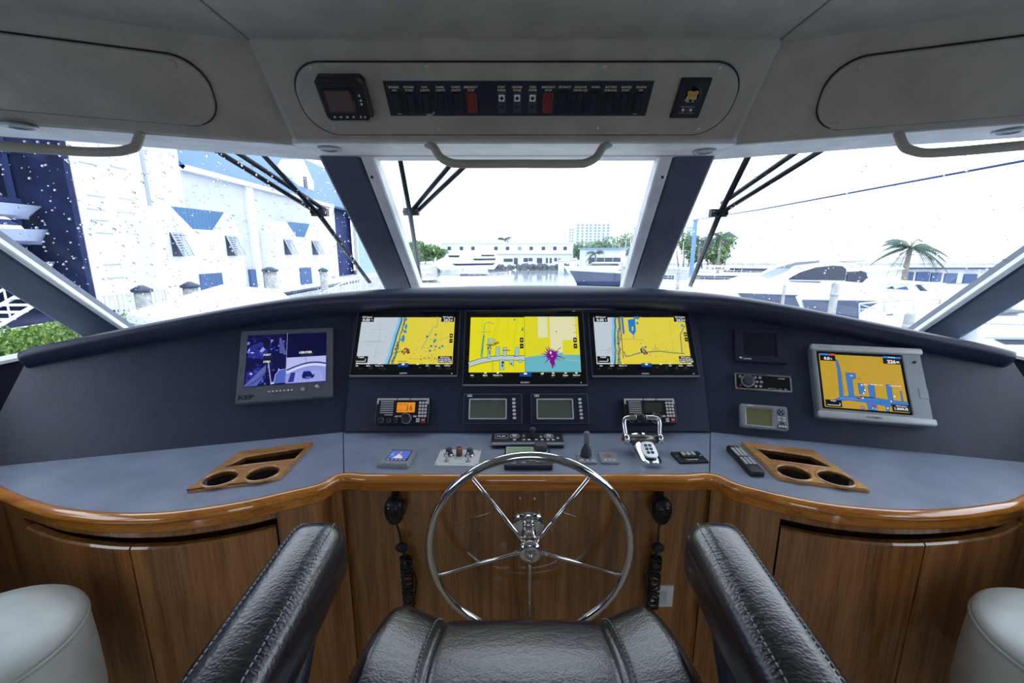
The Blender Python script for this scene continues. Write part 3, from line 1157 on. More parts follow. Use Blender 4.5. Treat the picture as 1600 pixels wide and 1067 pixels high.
def fancy_plotter(label, quad, sq, seed, kind, proud=.018):
    t, w, h = device('chart_plotter', label, 'display', DC, quad, .014 + proud)
    t.matrix_world = t.matrix_world @ Matrix.Translation((0, 0, .0135))
    su = [DC.uv(px, py, .014 + proud) for px, py in sq]
    o = t.matrix_world.translation - DC.p
    ou, ov = o.dot(DC.r), o.dot(DC.u)
    sw = ((su[1][0] - su[0][0]) + (su[2][0] - su[3][0])) / 2
    sh = ((su[0][1] - su[3][1]) + (su[1][1] - su[2][1])) / 2
    sx = sum(a for a, b in su) / 4 - ou; sy = sum(b for a, b in su) / 4 - ov
    m = MB(); m.slab(w, h, proud, .008, .004); child(m, 'housing', 'charcoal_plastic', t)
    m = MB(); m.slab(w - .008, h - .010, .0012, .006, .0008, 0, .001, proud); child(m, 'glass_front', 'black_glossy', t)
    m = MB(); m.box((0, -h / 2 + .006, proud + .0012), (w * .99, .006, .003)); child(m, 'lower_lip', 'mid_grey_plastic', t)
    z = proud + .0014
    R = random.Random(seed)
    pc = Pic(sw, sh, sx, sy, z)
    if kind == 'L':
        chart_coast(pc, R, .43, .335)
        for (x, y, a, b) in ((.475, .93, .022, .035), (.49, .78, .018, .07), (.47, .53, .024, .11), (.485, .67, .018, .06)):
            pc.blob(x, y, a, b, lin(38, 150, 210), R=R)
        pc.line([(.82, 1), (.82, .78), (.775, .76), (.74, .58), (.69, .38), (.67, .28)], .006, lin(110, 170, 150))
        pc.line([(.74, .5), (.87, .5), (.97, .57)], .004, lin(110, 170, 150))
        for (x, y) in ((.72, .56), (.81, .6), (.8, .45), (.77, .36), (.82, .35), (.76, .26), (.86, .32), (.89, .36), (.81, .48)):
            pc.blob(x, y, .016, .03, lin(40, 140, 170), R=R)
        pc.line([(.38, .2), (.5, .27)], .006, (0, 0, 0))
        for k in range(16): pc.blob(.515 + R.uniform(-.035, .035), .25 + R.uniform(-.06, .06), .012, .025, R.choice((lin(130, 30, 30), lin(80, 30, 70), lin(60, 60, 60), lin(150, 40, 50))), 6, R)
        for k in range(24): pc.blob(R.uniform(.66, .85), R.uniform(.05, .2) if R.random() > .3 else R.uniform(.2, .4), .007, .012, R.choice((lin(150, 70, 150), (0, 0, 0), lin(60, 60, 140))), 5, R)
        for k in range(10): pc.blob(R.uniform(.42, .75), R.uniform(.1, .9), .005, .009, (0, 0, 0), 5, R)
        pc.line([(.54, .08), (.74, .09)], .003, lin(150, 140, 60)); pc.text('Hollywood', .035, .49, .03, lin(60, 60, 40))
        corner_data(pc); zoom_keys(pc, .962, .52)
    elif kind == 'R':
        chart_coast(pc, R, .24, .19)
        pc.line([(.31, 1), (.31, .62)], .022, lin(60, 120, 190)); pc.line([(.285, 1), (.28, .1)], .008, lin(100, 90, 90))
        pc.poly([(.37, .93), (.45, .95), (.445, .68), (.42, .6), (.415, .52), (.41, .52), (.41, .6), (.37, .68)], lin(30, 130, 215))
        pc.poly([(.405, .78), (.42, .78), (.415, .69), (.40, .69)], YEL)
        for (x, y) in ((.47, .85), (.48, .97), (.45, .97)): pc.blob(x, y, .018, .04, lin(40, 140, 205), R=R)
        pc.line([(.29, .51), (.42, .5), (.52, .49)], .004, lin(140, 150, 110))
        pc.line([(.29, .25), (.31, .14), (.36, .16), (.46, .22), (.58, .24), (.68, .25), (.8, .22), (.93, .2)], .009, lin(70, 110, 110))
        pc.line([(.98, .8), (.915, .6), (.905, .2)], .008, lin(60, 90, 110)); pc.blob(.95, .8, .02, .04, CYAN, R=R)
        for k in range(12): pc.line([(.6 + k * .02, .25), (.6 + k * .02, .25 + R.uniform(.0, .08))], .003, lin(60, 90, 90))
        for k in range(18): pc.blob(.5 + R.uniform(-.03, .035), .25 + R.uniform(-.08, .09), .013, .028, R.choice((lin(130, 25, 20), lin(110, 20, 30), lin(90, 190, 220), lin(60, 20, 20))), 6, R)
        for k in range(14): pc.blob(.5 + R.uniform(-.06, .13), .27 + R.uniform(-.14, .16), .008, .014, R.choice((lin(190, 60, 60), lin(200, 190, 220), lin(30, 130, 140))), 6, R)
        for k in range(14): pc.blob(R.uniform(.25, .95), R.uniform(.05, .9), .004, .008, lin(70, 70, 60), 5, R)
        corner_data(pc); zoom_keys(pc, .945, .55)
    else:
        Y2 = lin(238, 230, 30)
        pc.rect(0, 0, .5, 1, Y2)
        # left half: harbour chart
        pc.line([(.12, .25), (.125, .62), (.13, .88), (.17, .91), (.22, .87)], .006, lin(70, 170, 150)); pc.poly([(.10, .27), (.112, .27), (.135, .66), (.12, .68)], lin(80, 165, 140))
        pc.line([(.09, .72), (.2, .73)], .004, lin(90, 160, 120)); pc.blob(.41, .955, .012, .02, lin(60, 160, 130), R=R)
        pc.poly([(.47, .75), (.49, .75), (.49, .82), (.48, .8)], lin(50, 150, 150))
        W1, W2 = lin(168, 208, 205), lin(196, 214, 214)
        riv = [(0, .135), (.1, .2), (.2, .235), (.27, .255), (.5, .25)]
        pc.line(riv, .05, (0, 0, 0)); pc.line(riv, .04, W2)
        pc.line([(.28, .265), (.5, .26)], .012, (0, 0, 0)); pc.line(riv, .03, W2)
        for poly in ([(.165, .24), (.165, .6), (.23, .6), (.23, .54), (.19, .54), (.19, .24)], [(.24, .28), (.24, .45), (.275, .45), (.275, .28)],
                     [(.305, .28), (.305, .44), (.34, .44), (.335, .28)], [(.41, .28), (.415, .44), (.45, .44), (.45, .28)],
                     [(.275, .22), (.275, .04), (.315, .04), (.315, .22)], [(.36, .22), (.36, .15), (.4, .1), (.4, .22)], [(.445, .22), (.445, .17), (.475, .17), (.475, .22)]):
            pc.poly([(x * 1.0, y) for x, y in poly], W1)
            pc.line(poly + [poly[0]], .003, lin(60, 110, 100))
        for (a, b, c) in ((.15, .24, .49), (.17, .22, .47), (.3, .37, .385), (.4, .44, .28), (.21, .27, .51)): pc.line([(a, c), (b, c)], .006, lin(60, 20, 10))
        for k in range(8): pc.blob(.18 + R.uniform(-.015, .02), R.uniform(.25, .48), .008, .016, R.choice((lin(120, 30, 20), (0, 0, 0))), 6, R)
        for k in range(5): pc.blob(.25 + R.uniform(-.02, .03), .52 + R.uniform(-.02, .03), .01, .014, lin(140, 60, 20), 6, R)
        for k in range(8): pc.blob(R.choice((.3, .38, .31)), R.uniform(.05, .2), .008, .02, (0, 0, 0), 6, R)
        for k in range(9): x = R.uniform(.05, .48); pc.line([(x, R.uniform(.3, .6)), (x + R.uniform(0, .08), 1)], .0018, lin(190, 180, 40))
        pc.line([(.215, 0), (.213, .2)], .004, lin(60, 130, 90))
        # right half: close chart with the radar burst
        Y3 = lin(232, 224, 40)
        pc.rect(.502, 0, 1, 1, Y3); PALE = lin(235, 235, 185)
        pc.poly([(.625, 1), (.625, .61), (.715, .61), (.715, 1)], PALE)
        pc.poly([(.735, 1), (.735, .4), (.79, .33), (.845, .33), (.845, .56), (.97, .57), (.975, 1)], PALE)
        pc.poly([(.502, 0), (.502, .255), (.70, .31), (.845, .34), (.845, .30), (1, .30), (1, 0)], lin(110, 190, 205))
        pc.poly([(.86, .2), (1, .18), (1, .2), (.86, .22)], lin(150, 200, 190))
        for k in range(4): pc.line([(.95, .7 + k * .135), (.98, .7 + k * .135)], .004, lin(170, 165, 60))
        pc.blob(.795, .72, .008, .012, lin(70, 70, 50), R=R)
        PUR = lin(128, 14, 140)
        sp = []
        for k in range(36):
            a = 2 * pi * k / 36
            r = (.05 + (.055 if k % 2 else 0.0) * R.uniform(.2, 1.5))
            sp.append((.745 + r * cos(a) * .85, .29 + r * sin(a) * 1.55 - (.06 if sin(a) < -.9 else 0)))
        pc.poly(sp, PUR)
        pc.poly([(.72, .25), (.775, .25), (.752, .06), (.745, .06)], PUR)
        for (x, y) in ((.69, .43), (.83, .43), (.70, .38), (.81, .2), (.80, .36), (.86, .23)): pc.line([(.745, .3), (x, y)], .006, PUR)
        pc.blob(.735, .335, .012, .03, WHT, R=R); pc.blob(.745, .27, .007, .02, lin(240, 200, 200), R=R)
        pc.line([(.501, 0), (.501, 1)], .003, lin(120, 110, 30))
        pc.line([(.747, .05), (.747, 0)], .003, lin(200, 200, 120))
        zoom_keys(pc, .458, .52); zoom_keys(pc, .945, .52)
    menu_bar(pc, sw, sh)
    pc.build(t)
    m = MB(); m.text('GARMIN', .0085 * w / .45, sx, -h / 2 + .0175, z + .0003, bold=.03); child(m, 'brand_lettering', 'print_white', t)
    m = MB(); m.lathe([(.0032, z), (.003, z + .0006)], 12, Matrix.Translation((w * .445, -h / 2 + .0165, 0))); child(m, 'power_button', 'pale_plastic', t)
    return t


fancy_plotter('black chart plotter with coast chart, leftmost of the three widescreen plotters', [(556, 485), (717, 486), (718, 589), (549, 590)], [(562, 496), (709, 496), (709, 569), (560, 569)], 11, 'L')
fancy_plotter('largest widescreen chart plotter, yellow chart beside purple radar burst', [(725, 483), (911, 485), (919, 603), (724, 605)], [(734, 496), (902, 496), (908, 582), (734, 582)], 12, 'C', .022)
fancy_plotter('black chart plotter above the throttle, rightmost of the three widescreen plotters', [(920, 486), (1080, 488), (1091, 590), (923, 590)], [(928, 496), (1071, 496), (1079, 569), (931, 569)], 13, 'R')

# ---- camera monitor on the left board
t, w, h = device('camera_monitor', 'grey monitor showing four blue camera views on the left dash', 'monitor', DL, [(373, 517), (516, 511), (523, 620), (371, 630)], .03, rot=0.0)
iw, ih, icy = w * .86, h * .715, h * .075
m = MB(); m.frame(w, h, iw, ih, .03, .006, .002, .004, 0, icy, 0, .02); child(m, 'bezel', 'monitor_grey', t)
m = MB(); m.box((0, icy, .021), (iw + .004, ih + .004, .003)); child(m, 'screen_glass', 'black_glossy', t)
R = random.Random(5)
pc = Pic(iw, ih, 0, icy, .0228)
D0, D1, D2, D3 = lin(8, 8, 70), lin(40, 44, 140), lin(110, 120, 215), lin(205, 212, 250)
pc.rect(0, 0, 1, 1, D0); pc.rect(.505, .52, 1, 1, lin(4, 4, 58))
for (ox, oy, fl) in ((0, .5, 1), (0, 0, -1)):
    pc.poly([(ox + .02, oy + .06), (ox + .2, oy + .02), (ox + .3, oy + .3), (ox + .16, oy + .36), (ox + .02, oy + .27)], D1)
    for k in range(34):
        x, y = R.uniform(.01, .48), R.uniform(.03, .44)
        pc.blob(ox + x, oy + y, R.uniform(.008, .035), R.uniform(.01, .045), R.choice((D1, D2, D1, lin(70, 80, 190), D3, D0, lin(20, 20, 80))), 7, R)
pc.poly([(.16, .66), (.27, .88), (.33, .88), (.2, .64)], lin(160, 165, 235)); pc.poly([(.2, .86), (.25, .92), (.3, .86), (.27, .68), (.21, .72)], lin(10, 10, 50))
pc.poly([(.40, .9), (.42, .92), (.495, .6), (.41, .6)], lin(95, 100, 170))
for k in range(7): pc.line([(.40 + k * .012, .62), (.42 + k * .01, .9 - k * .04)], .003, lin(30, 30, 90))
pc.poly([(.0, .0), (.16, .0), (.30, .36), (.26, .40)], lin(95, 105, 185))
for k in range(9): pc.line([(.02 + k * .03, .0 + k * .02), (.14 + k * .018, .05 + k * .034)], .004, lin(20, 20, 80))
pc.poly([(.36, .02), (.5, .02), (.5, .26), (.42, .27), (.37, .18)], lin(80, 105, 200)); pc.line([(.36, .02), (.375, .18), (.42, .27), (.5, .28)], .006, D3)
pc.line([(.26, .5), (.275, 0)], .02, lin(10, 10, 40)); pc.line([(.28, .45), (.33, 0)], .008, D3)
# aft deck view
pc.rect(.505, 0, 1, .5, lin(150, 158, 235))
pc.poly([(.505, .22), (.58, .32), (.75, .37), (1, .35), (1, .5), (.505, .5)], lin(190, 196, 248))
arc = [(.51 + .49 * k / 12, .20 + .13 * sin(pi * k / 12 * .75)) for k in range(13)]
pc.line([(x, y + .05) for x, y in arc], .022, lin(40, 50, 150)); pc.line([(x, y + .01) for x, y in arc], .035, lin(222, 226, 255))
pc.poly([(.56, .02), (.62, .2), (.93, .22), (.98, 0), (.56, 0)], lin(165, 172, 240)); pc.poly([(.53, .02), (.565, .2), (.62, .2), (.6, .02)], lin(45, 50, 150))
for k in range(7): pc.line([(.66 + k * .045, .02), (.68 + k * .035, .19)], .003, lin(130, 135, 210))
pc.poly([(.70, .12), (.72, .21), (.80, .21), (.84, .13), (.86, .16), (.85, .08), (.78, .055), (.71, .075)], lin(20, 24, 100)); pc.poly([(.74, .1), (.82, .1), (.81, .07), (.76, .07)], lin(110, 115, 205))
pc.line([(.74, .5), (.75, .38)], .004, lin(70, 75, 160))
pc.line([(.502, 0), (.502, 1)], .003, D3); pc.line([(.505, .51), (1, .51)], .003, lin(20, 20, 80))
pc.text('CENTER', .055, .74, .585, WHT, bold=.04, sx=1.1); pc.text('PORT', .05, .265, .575, WHT, bold=.03); pc.text('STBD', .05, .265, .44, WHT, bold=.03)
pc.build(t)
for k in range(7):
    m = MB(); m.lathe([(.0045, .03), (.0042, .033), (.002, .0345)], 12, Matrix.Translation((-w * .165 + k * .0165 * w / .42, -h * .372, 0))); child(m, 'button', 'pale_plastic', t)
m = MB(); m.lathe([(.0085, .03), (.008, .034), (.005, .0345)], 16, Matrix.Translation((w * .185, -h * .372, 0))); child(m, 'power_button', 'silver_plastic', t)
m = MB(); m.lathe([(.007, .03), (.0075, .044), (.0055, .047), (.002, .048)], 16, Matrix.Translation((w * .34, -h * .36, 0))); child(m, 'knob', 'pale_plastic', t)
m = MB(); m.text('KEP', .022, -w * .392, -h * .425, .0303, bold=.05, sx=1.5); child(m, 'brand_lettering', 'print_black', t)


# ---- radios
def radio(label, quad, lit):
    t, w, h = device('marine_radio', label, 'radio', DC, quad, .05)
    t.matrix_world = t.matrix_world @ Matrix.Translation((0, 0, .0135))
    d = .036
    m = MB(); m.slab(w, h, d, .008, .006); child(m, 'body', 'black_plastic', t)
    # silver hoop over the top and shoulders
    m = MB()
    for (x, ww) in ((-w * .3, w * .36), (w * .01, w * .23), (w * .31, w * .34)):
        m.slab(ww, h * .075, .006, .002, .002, x, h * .435, d - .004)
    for sx in (-1, 1): m.slab(w * .035, h * .23, .006, .003, .002, sx * w * .465, h * .36, d - .004)
    child(m, 'silver_hoop', 'pale_plastic', t)
    m = MB(); m.slab(w * .30, h * .58, .0015, .004, .001, -w * .285, h * .10, d); child(m, 'speaker_panel', 'black_plastic', t)
    for k in range(6):
        m = MB(); m.slab(w * .24, h * .040, .003, .001, .001, -w * .285, h * (.335 - k * .083), d + .001); child(m, 'speaker_bar', 'pale_plastic', t)
    m = MB(); m.slab(w * .15, h * .035, .003, .001, .001, -w * .24, -h * .165, d + .001); child(m, 'speaker_bar', 'pale_plastic', t)
    m = MB(); m.slab(w * .335, h * .38, .0015, .002, .001, w * .065, h * .125, d); child(m, 'display', 'lcd_amber' if lit else 'lcd_dark', t)
    if lit:
        m = MB(); m.text('16', h * .30, w * .14, h * .11, d + .002, sx=.85)
        m.text('CALL  USA', h * .07, w * .0, h * .24, d + .002); m.text('CH TAG   25W', h * .07, w * .0, h * .015, d + .002)
        child(m, 'display_lettering', 'amber_print', t)
    m = MB(); m.text('ICOM', h * .05, w * .06, -h * .095, d + .0012); child(m, 'brand_lettering', 'print_white', t)
    for r in range(5):
        for c_ in range(3):
            m = MB(); m.slab(w * .042, h * .085, .003, .0015, .001, w * (.325 + c_ * .055), h * (.30 - r * .125), d); child(m, 'key', 'key_white', t)
    for (x, y) in ((-.09, -.215), (-.01, -.215), (.245, -.215), (.305, -.32), (.305, -.4)):
        m = MB(); m.slab(w * .065, h * .06, .003, .0015, .001, w * x, h * y, d); child(m, 'key', 'key_white', t)
    m = MB(); m.slab(w * .075, h * .18, .004, .004, .002, w * .405, -h * .37, d); child(m, 'distress_key', 'red_plastic', t)
    m = MB(); m.slab(w * .06, h * .03, .001, .001, .0005, w * .405, -h * .355, d + .004); child(m, 'distress_lettering', 'print_white', t)
    for (x, y, r, hh) in ((-.37, -.36, .045, .018), (-.225, -.37, .035, .014), (-.1, -.37, .035, .014), (.09, -.30, .085, .022)):
        m = knob(w * r, hh, 20, d, Matrix.Translation((w * x, h * y, 0))); kb = child(m, 'knob', 'navy_plastic', t)
        m = MB(); m.lathe([(w * r * 1.12, d), (w * r * 1.12, d + .003), (w * r, d + .004)], 20, Matrix.Translation((w * x, h * y, 0))); child(m, 'collar', 'silver_plastic', kb)


radio('black marine radio with glowing amber display reading 16', [(587, 621), (670, 621), (671, 662), (585, 663)], True)
radio('black marine radio with unlit display behind the throttle lever', [(974, 621), (1056, 622), (1058, 662), (976, 662)], False)


# ---- twin engine displays
def engine_display(label, quad):
    t, w, h = device('engine_display', label, 'display', DC, quad, .034)
    t.matrix_world = t.matrix_world @ Matrix.Translation((0, 0, .0135))
    d = .022
    iw, ih, cx, cy = w * .61, h * .63, -w * .085, -h * .02
    m = MB(); m.frame(w, h, iw, ih, d, .004, .003, .003, cx, cy, 0, d - .006); child(m, 'housing', 'navy_plastic', t)
    m = MB(); m.frame(w * .998, h * .998, w * .97, h * .955, .0012, .004, .003, .0005, 0, 0, d - .003, 0); child(m, 'rim', 'mid_grey_plastic', t)
    fr = MB(); fr.frame(iw + .008, ih + .008, iw - .002, ih - .002, .0022, .004, .003, .001, 0, 0, d - .001, -.004); fr.xf(Matrix.Translation((cx, cy, 0))); child(fr, 'display_frame', 'pale_plastic', t)
    m = MB(); m.box((cx, cy, d - .006), (iw + .002, ih + .002, .002)); child(m, 'display', 'lcd_grey', t)
    for k in range(6):
        m = MB(); m.slab(w * .058, h * .082, .004, h * .035, .0015, w * .355 + k * w * .0025, h * (.30 - k * .125), d); child(m, 'key', 'white_plastic', t)
    m = MB(); m.slab(w * .085, h * .075, .0008, .001, .0003, -w * .4, h * .425, d); ic = child(m, 'badge', 'print_white', t)
    m = MB(); m.text('m u', h * .09, -w * .405, h * .425, d + .001, bold=.03); child(m, 'badge_lettering', 'print_black', ic)


engine_display('navy engine display with six white keys, left of the pair', [(724, 615), (816, 615), (816, 661), (724, 662)])
engine_display('navy engine display with six white keys, right of the pair', [(829, 615), (917, 615), (922, 661), (831, 662)])

# ---- small dead monitor, stereo, silver instrument on the right board
t, w, h = device('small_monitor', 'small black monitor with dark screen high on the right dash', 'monitor', DR, [(1147, 512), (1227, 514), (1231, 568), (1150, 563)], .022)
m = MB(); m.frame(w, h, w * .66, h * .70, .022, .004, .002, .003, -.002, h * .03, 0, .014); child(m, 'bezel', 'navy_plastic', t)
m = MB(); m.box((0, h * .03, .0145), (w * .68, h * .72, .002)); child(m, 'screen_glass', 'dead_screen', t)
m = MB(); m.text('Lorenz', h * .07, -w * .27, -h * .42, .0225, bold=.02)
m.poly([(-w * .43, -h * .41), (-w * .39, -h * .44), (-w * .37, -h * .40), (-w * .41, -h * .37)], .0225); child(m, 'brand_lettering', 'print_white', t)
m = MB(); m.slab(w * .05, h * .06, .002, .002, .001, w * .42, -h * .4, .022); child(m, 'button', 'black_plastic', t)

t, w, h = device('stereo', 'black marine stereo with round dial and silver surround on the right dash', 'stereo', DR, [(1148, 581), (1237, 587), (1238, 613), (1150, 607)], .03)
m = MB(); m.frame(w, h, w * .955, h * .80, .03, .006, .004, .004, 0, 0, 0, .02); child(m, 'surround', 'satin_steel', t)
m = MB(); m.box((0, 0, .023), (w * .96, h * .82, .004)); fc = child(m, 'face', 'black_glossy', t)
m = knob(h * .31, .022, 28, .024, Matrix.Translation((-w * .27, h * .02, 0))); dl_ = child(m, 'dial', 'charcoal_plastic', t)
m = MB(); m.lathe([(h * .37, .024), (h * .37, .028), (h * .33, .030)], 28, Matrix.Translation((-w * .27, h * .02, 0))); child(m, 'dial_ring', 'silver_plastic', dl_)
for (x, y) in ((-.135, .25), (-.05, .26), (-.11, 0), (-.03, 0), (-.135, -.26), (-.05, -.26), (-.41, .27)):
    m = knob(h * .085, .004, 14, .025, Matrix.Translation((w * x, h * y, 0))); child(m, 'button', 'silver_plastic', t)
m = knob(h * .085, .004, 14, .025, Matrix.Translation((-w * .41, -h * .28, 0))); child(m, 'power_button', 'dull_red_plastic', t)
m = MB(); m.text('FUSION', h * .10, w * .33, h * .29, .0253, bold=.02)
for k, s_ in enumerate(('AM/FM', 'Sirius', 'iPod', 'USB')): m.text(s_, h * .08, w * (.12 + k * .09), -h * .33, .0253)
child(m, 'lettering', 'print_white', t)
m = MB(); m.slab(w * .2, h * .09, .003, .002, .001, -w * .02, h * .46, .0285); child(m, 'clip', 'charcoal_plastic', t)

t, w, h = device('silver_instrument', 'small silver instrument with olive display, lowest of the three stacked units', 'instrument', DR, [(1157, 630), (1231, 635), (1233, 672), (1158, 667)], .03)
iw, ih, cx = w * .54, h * .70, -w * .1
m = MB(); m.frame(w, h, iw, ih, .03, .008, .003, .006, cx, -h * .02, 0, .02); smooth_angle(child(m, 'case', 'silver_plastic', t), 30)
m = MB(); m.box((cx, -h * .02, .022), (iw + .003, ih + .003, .003)); child(m, 'display', 'lcd_olive', t)
m = knob(h * .14, .003, 20, .03, Matrix.Translation((w * .35, h * .24, 0))); pad = child(m, 'cursor_pad', 'charcoal_plastic', t)
for k in range(4):
    a = pi / 2 * k
    m = MB(); m.ball((w * .35 + h * .08 * cos(a), h * .24 + h * .08 * sin(a), .033), .0025, 8, 6); child(m, 'arrow', 'pale_plastic', pad)
for (x, y) in ((.30, .02), (.41, .0), (.30, -.09), (.41, -.11)):
    m = MB(); m.slab(w * .06, h * .06, .003, .002, .001, w * x, h * y, .03); child(m, 'key', 'white_plastic', t)
m = MB(); m.slab(w * .09, h * .07, .003, .002, .001, w * .355, -h * .22, .03); child(m, 'key', 'charcoal_plastic', t)
m = MB(); m.slab(w * .2, h * .16, .003, h * .07, .001, w * .36, -h * .36, .0295); rk = child(m, 'key_bar', 'charcoal_plastic', t)
for k in range(3):
    m = MB(); m.slab(w * .05, h * .09, .002, .002, .001, w * (.30 + k * .06), -h * .36, .0325); child(m, 'key', 'white_plastic', rk)
m = MB(); m.text('SIMRAD', h * .075, -w * .28, h * .43, .0303, bold=.03); child(m, 'brand_lettering', 'print_white', t)

# ---- silver plotter
t, w, h = device('silver_chart_plotter', 'silver framed chart plotter with amber and blue harbour chart on the right dash', 'display', DR, [(1269, 535), (1446, 546), (1462, 666), (1277, 650)], .045)
sx0, sy0, sw, sh = -w * .065, h * .01, w * .735, h * .745
m = MB(); m.slab(w * .985, h, .034, .012, .006); child(m, 'case', 'mid_grey_plastic', t)
m = MB(); m.frame(w * .96, h * .86, sw + .012, sh + .012, .006, .006, .003, .003, sx0, sy0, .034, .003); child(m, 'bezel', 'silver_plastic', t)
for s_ in (1, -1):
    m = MB(); m.slab(w, h * .085, .014, .008, .005, 0, s_ * h * .457, .031); smooth_angle(child(m, 'rail', 'pale_plastic', t), 30)
m = MB(); m.box((sx0, sy0, .035), (sw + .013, sh + .013, .003)); child(m, 'screen_glass', 'black_glossy', t)
pc = Pic(sw * .985, sh * .97, sx0, sy0 - .002, .0367)
AM, BL = lin(200, 162, 48), lin(62, 124, 205)
pc.rect(0, 0, 1, 1, AM)
R = random.Random(3)
bl = [[(.20, .2), (.245, .2), (.25, .75), (.225, .9), (.205, .9), (.215, .72)], [(.315, .22), (.375, .22), (.38, .55), (.43, .56), (.43, .66), (.31, .66)],
      [(.445, .28), (.51, .28), (.515, .47), (.445, .48)], [(.57, .2), (.63, .2), (.635, .45), (.56, .46)], [(.78, .2), (.835, .2), (.84, .48), (.78, .48)], [(.935, .2), (.95, .2), (.95, .38), (.935, .38)],
      [(.12, .13), (.22, .21), (.4, .23), (.66, .22), (.8, .2), (1, .19), (1, .12), (.8, .12), (.7, .1), (.5, .13), (.3, .15), (.17, .12)],
      [(.52, .15), (.635, .15), (.62, 0), (.52, 0)], [(.67, .16), (.8, .15), (.8, .1), (.77, .08), (.765, -.0), (.735, -.0), (.73, .09), (.69, .1)]]
for p in bl:
    pc.line(p + [p[0]], .007, lin(20, 70, 110)); pc.poly(p, BL)
for k in range(12): pc.line([(.25, .28 + k * .035), (.258 + R.uniform(0, .01), .28 + k * .035)], .006, lin(30, 50, 40))
for k in range(9): pc.line([(.2 + k * .025, .185), (.2 + k * .025, .165)], .003, WHT)
for (x, y) in ((.48, .44), (.51, .35), (.47, .2), (.49, .29), (.8, .18), (.85, .27), (.745, .05), (.6, .02)): pc.blob(x, y, .012, .02, WHT, R=R)
for (x, y, tt) in ((.53, .45, 'Marina'), (.66, .46, 'Bahia Mar Yacht'), (.88, .46, 'Lauderdale Mar'), (.37, .6, 'LMC')): pc.text(tt, .028, x, y, WHT)
pc.line([(.44, .225), (.6, .22)], .012, (0, 0, 0)); pc.blob(.41, .19, .025, .025, lin(170, 40, 40), R=R)
pc.poly([(.56, .11), (.61, .07), (.6, .05), (.57, .06)], lin(190, 30, 40)); pc.line([(.53, .14), (.6, .06)], .004, lin(190, 60, 60))
pc.rect(.42, 0, .47, .05, lin(40, 80, 160)); pc.rect(.54, .01, .6, .05, lin(40, 90, 170)); pc.text('HD', .03, .445, .025, WHT); pc.text('HD', .03, .57, .03, WHT)
pc.blob(.45, .545, .01, .012, lin(60, 130, 50), R=R); pc.blob(.47, .56, .01, .01, lin(60, 130, 50), R=R)
pc.rect(0, .86, .195, 1, BLK); pc.rect(0, .965, .115, 1, lin(50, 130, 220)); pc.rect(.12, .965, .195, 1, lin(220, 80, 50)); pc.text('0.0', .075, .085, .905, WHT, bold=.04); pc.text('k', .05, .145, .9, WHT)
pc.rect(.78, .86, 1, 1, BLK); pc.rect(.78, .968, 1, 1, lin(50, 130, 220)); pc.text('Heading', .03, .89, .984, WHT); pc.text('226', .085, .88, .905, WHT, bold=.04); pc.text('M', .055, .955, .9, WHT)
pc.rect(0, 0, .2, .125, BLK); pc.text('Depth', .032, .1, .105, WHT); pc.line([(.02, .03), (.175, .03), (.175, .075)], .008, WHT)
pc.rect(.79, 0, 1, .125, BLK); pc.text('GPS Position', .03, .9, .1, WHT); pc.text('1.000US', .06, .895, .05, WHT, bold=.03)
pc.build(t)
m = MB(); m.text('GARMIN', h * .035, -w * .02, -h * .457, .0453, bold=.02, sx=1.3); m.text('GPSMAP 5215', h * .025, -w * .37, h * .457, .0453); child(m, 'brand_lettering', 'print_black', t)
m = knob(.005, .006, 14, .039, Matrix.Translation((w * .415, h * .31, 0))); child(m, 'power_button', 'black_plastic', t)
m = MB(); m.slab(w * .075, h * .13, .0025, .001, .001, w * .44, -h * .1, .039); child(m, 'card_door', 'silver_plastic', t)

# ================================================================== CONTROLS ON THE WORKTOP
CTL = 'controls set into the worktop'
t, w, h = device('compass_display', 'small grey square display with blue picture beside the left worktop joint', 'display', CT, [(604, 700), (651, 700), (642, 727), (591, 726)], .012, rot=-.06)
m = MB(); m.frame(w, h, w * .66, h * .60, .014, .008, .002, .006, 0, h * .06, 0, .009); smooth_angle(child(m, 'case', 'silver_plastic', t), 30)
m = MB(); m.box((0, h * .06, .0095), (w * .67, h * .61, .002)); child(m, 'screen_glass', 'black_glossy', t)
pc = Pic(w * .64, h * .58, 0, h * .06, .0106)
pc.rect(0, .22, 1, 1, lin(80, 110, 205)); pc.poly([(.25, .22), (.4, .6), (.5, .9), (.6, .6), (.78, .22)], lin(215, 220, 240)); pc.blob(.5, .62, .2, .2, lin(150, 110, 150), R=R); pc.blob(.48, .55, .1, .12, lin(240, 240, 250), R=R); pc.blob(.15, .6, .1, .25, lin(130, 160, 225), R=R)
for k in range(5): pc.rect(.02 + k * .2, .02, .17 + k * .2, .16, lin(120, 140, 190))
pc.build(t)

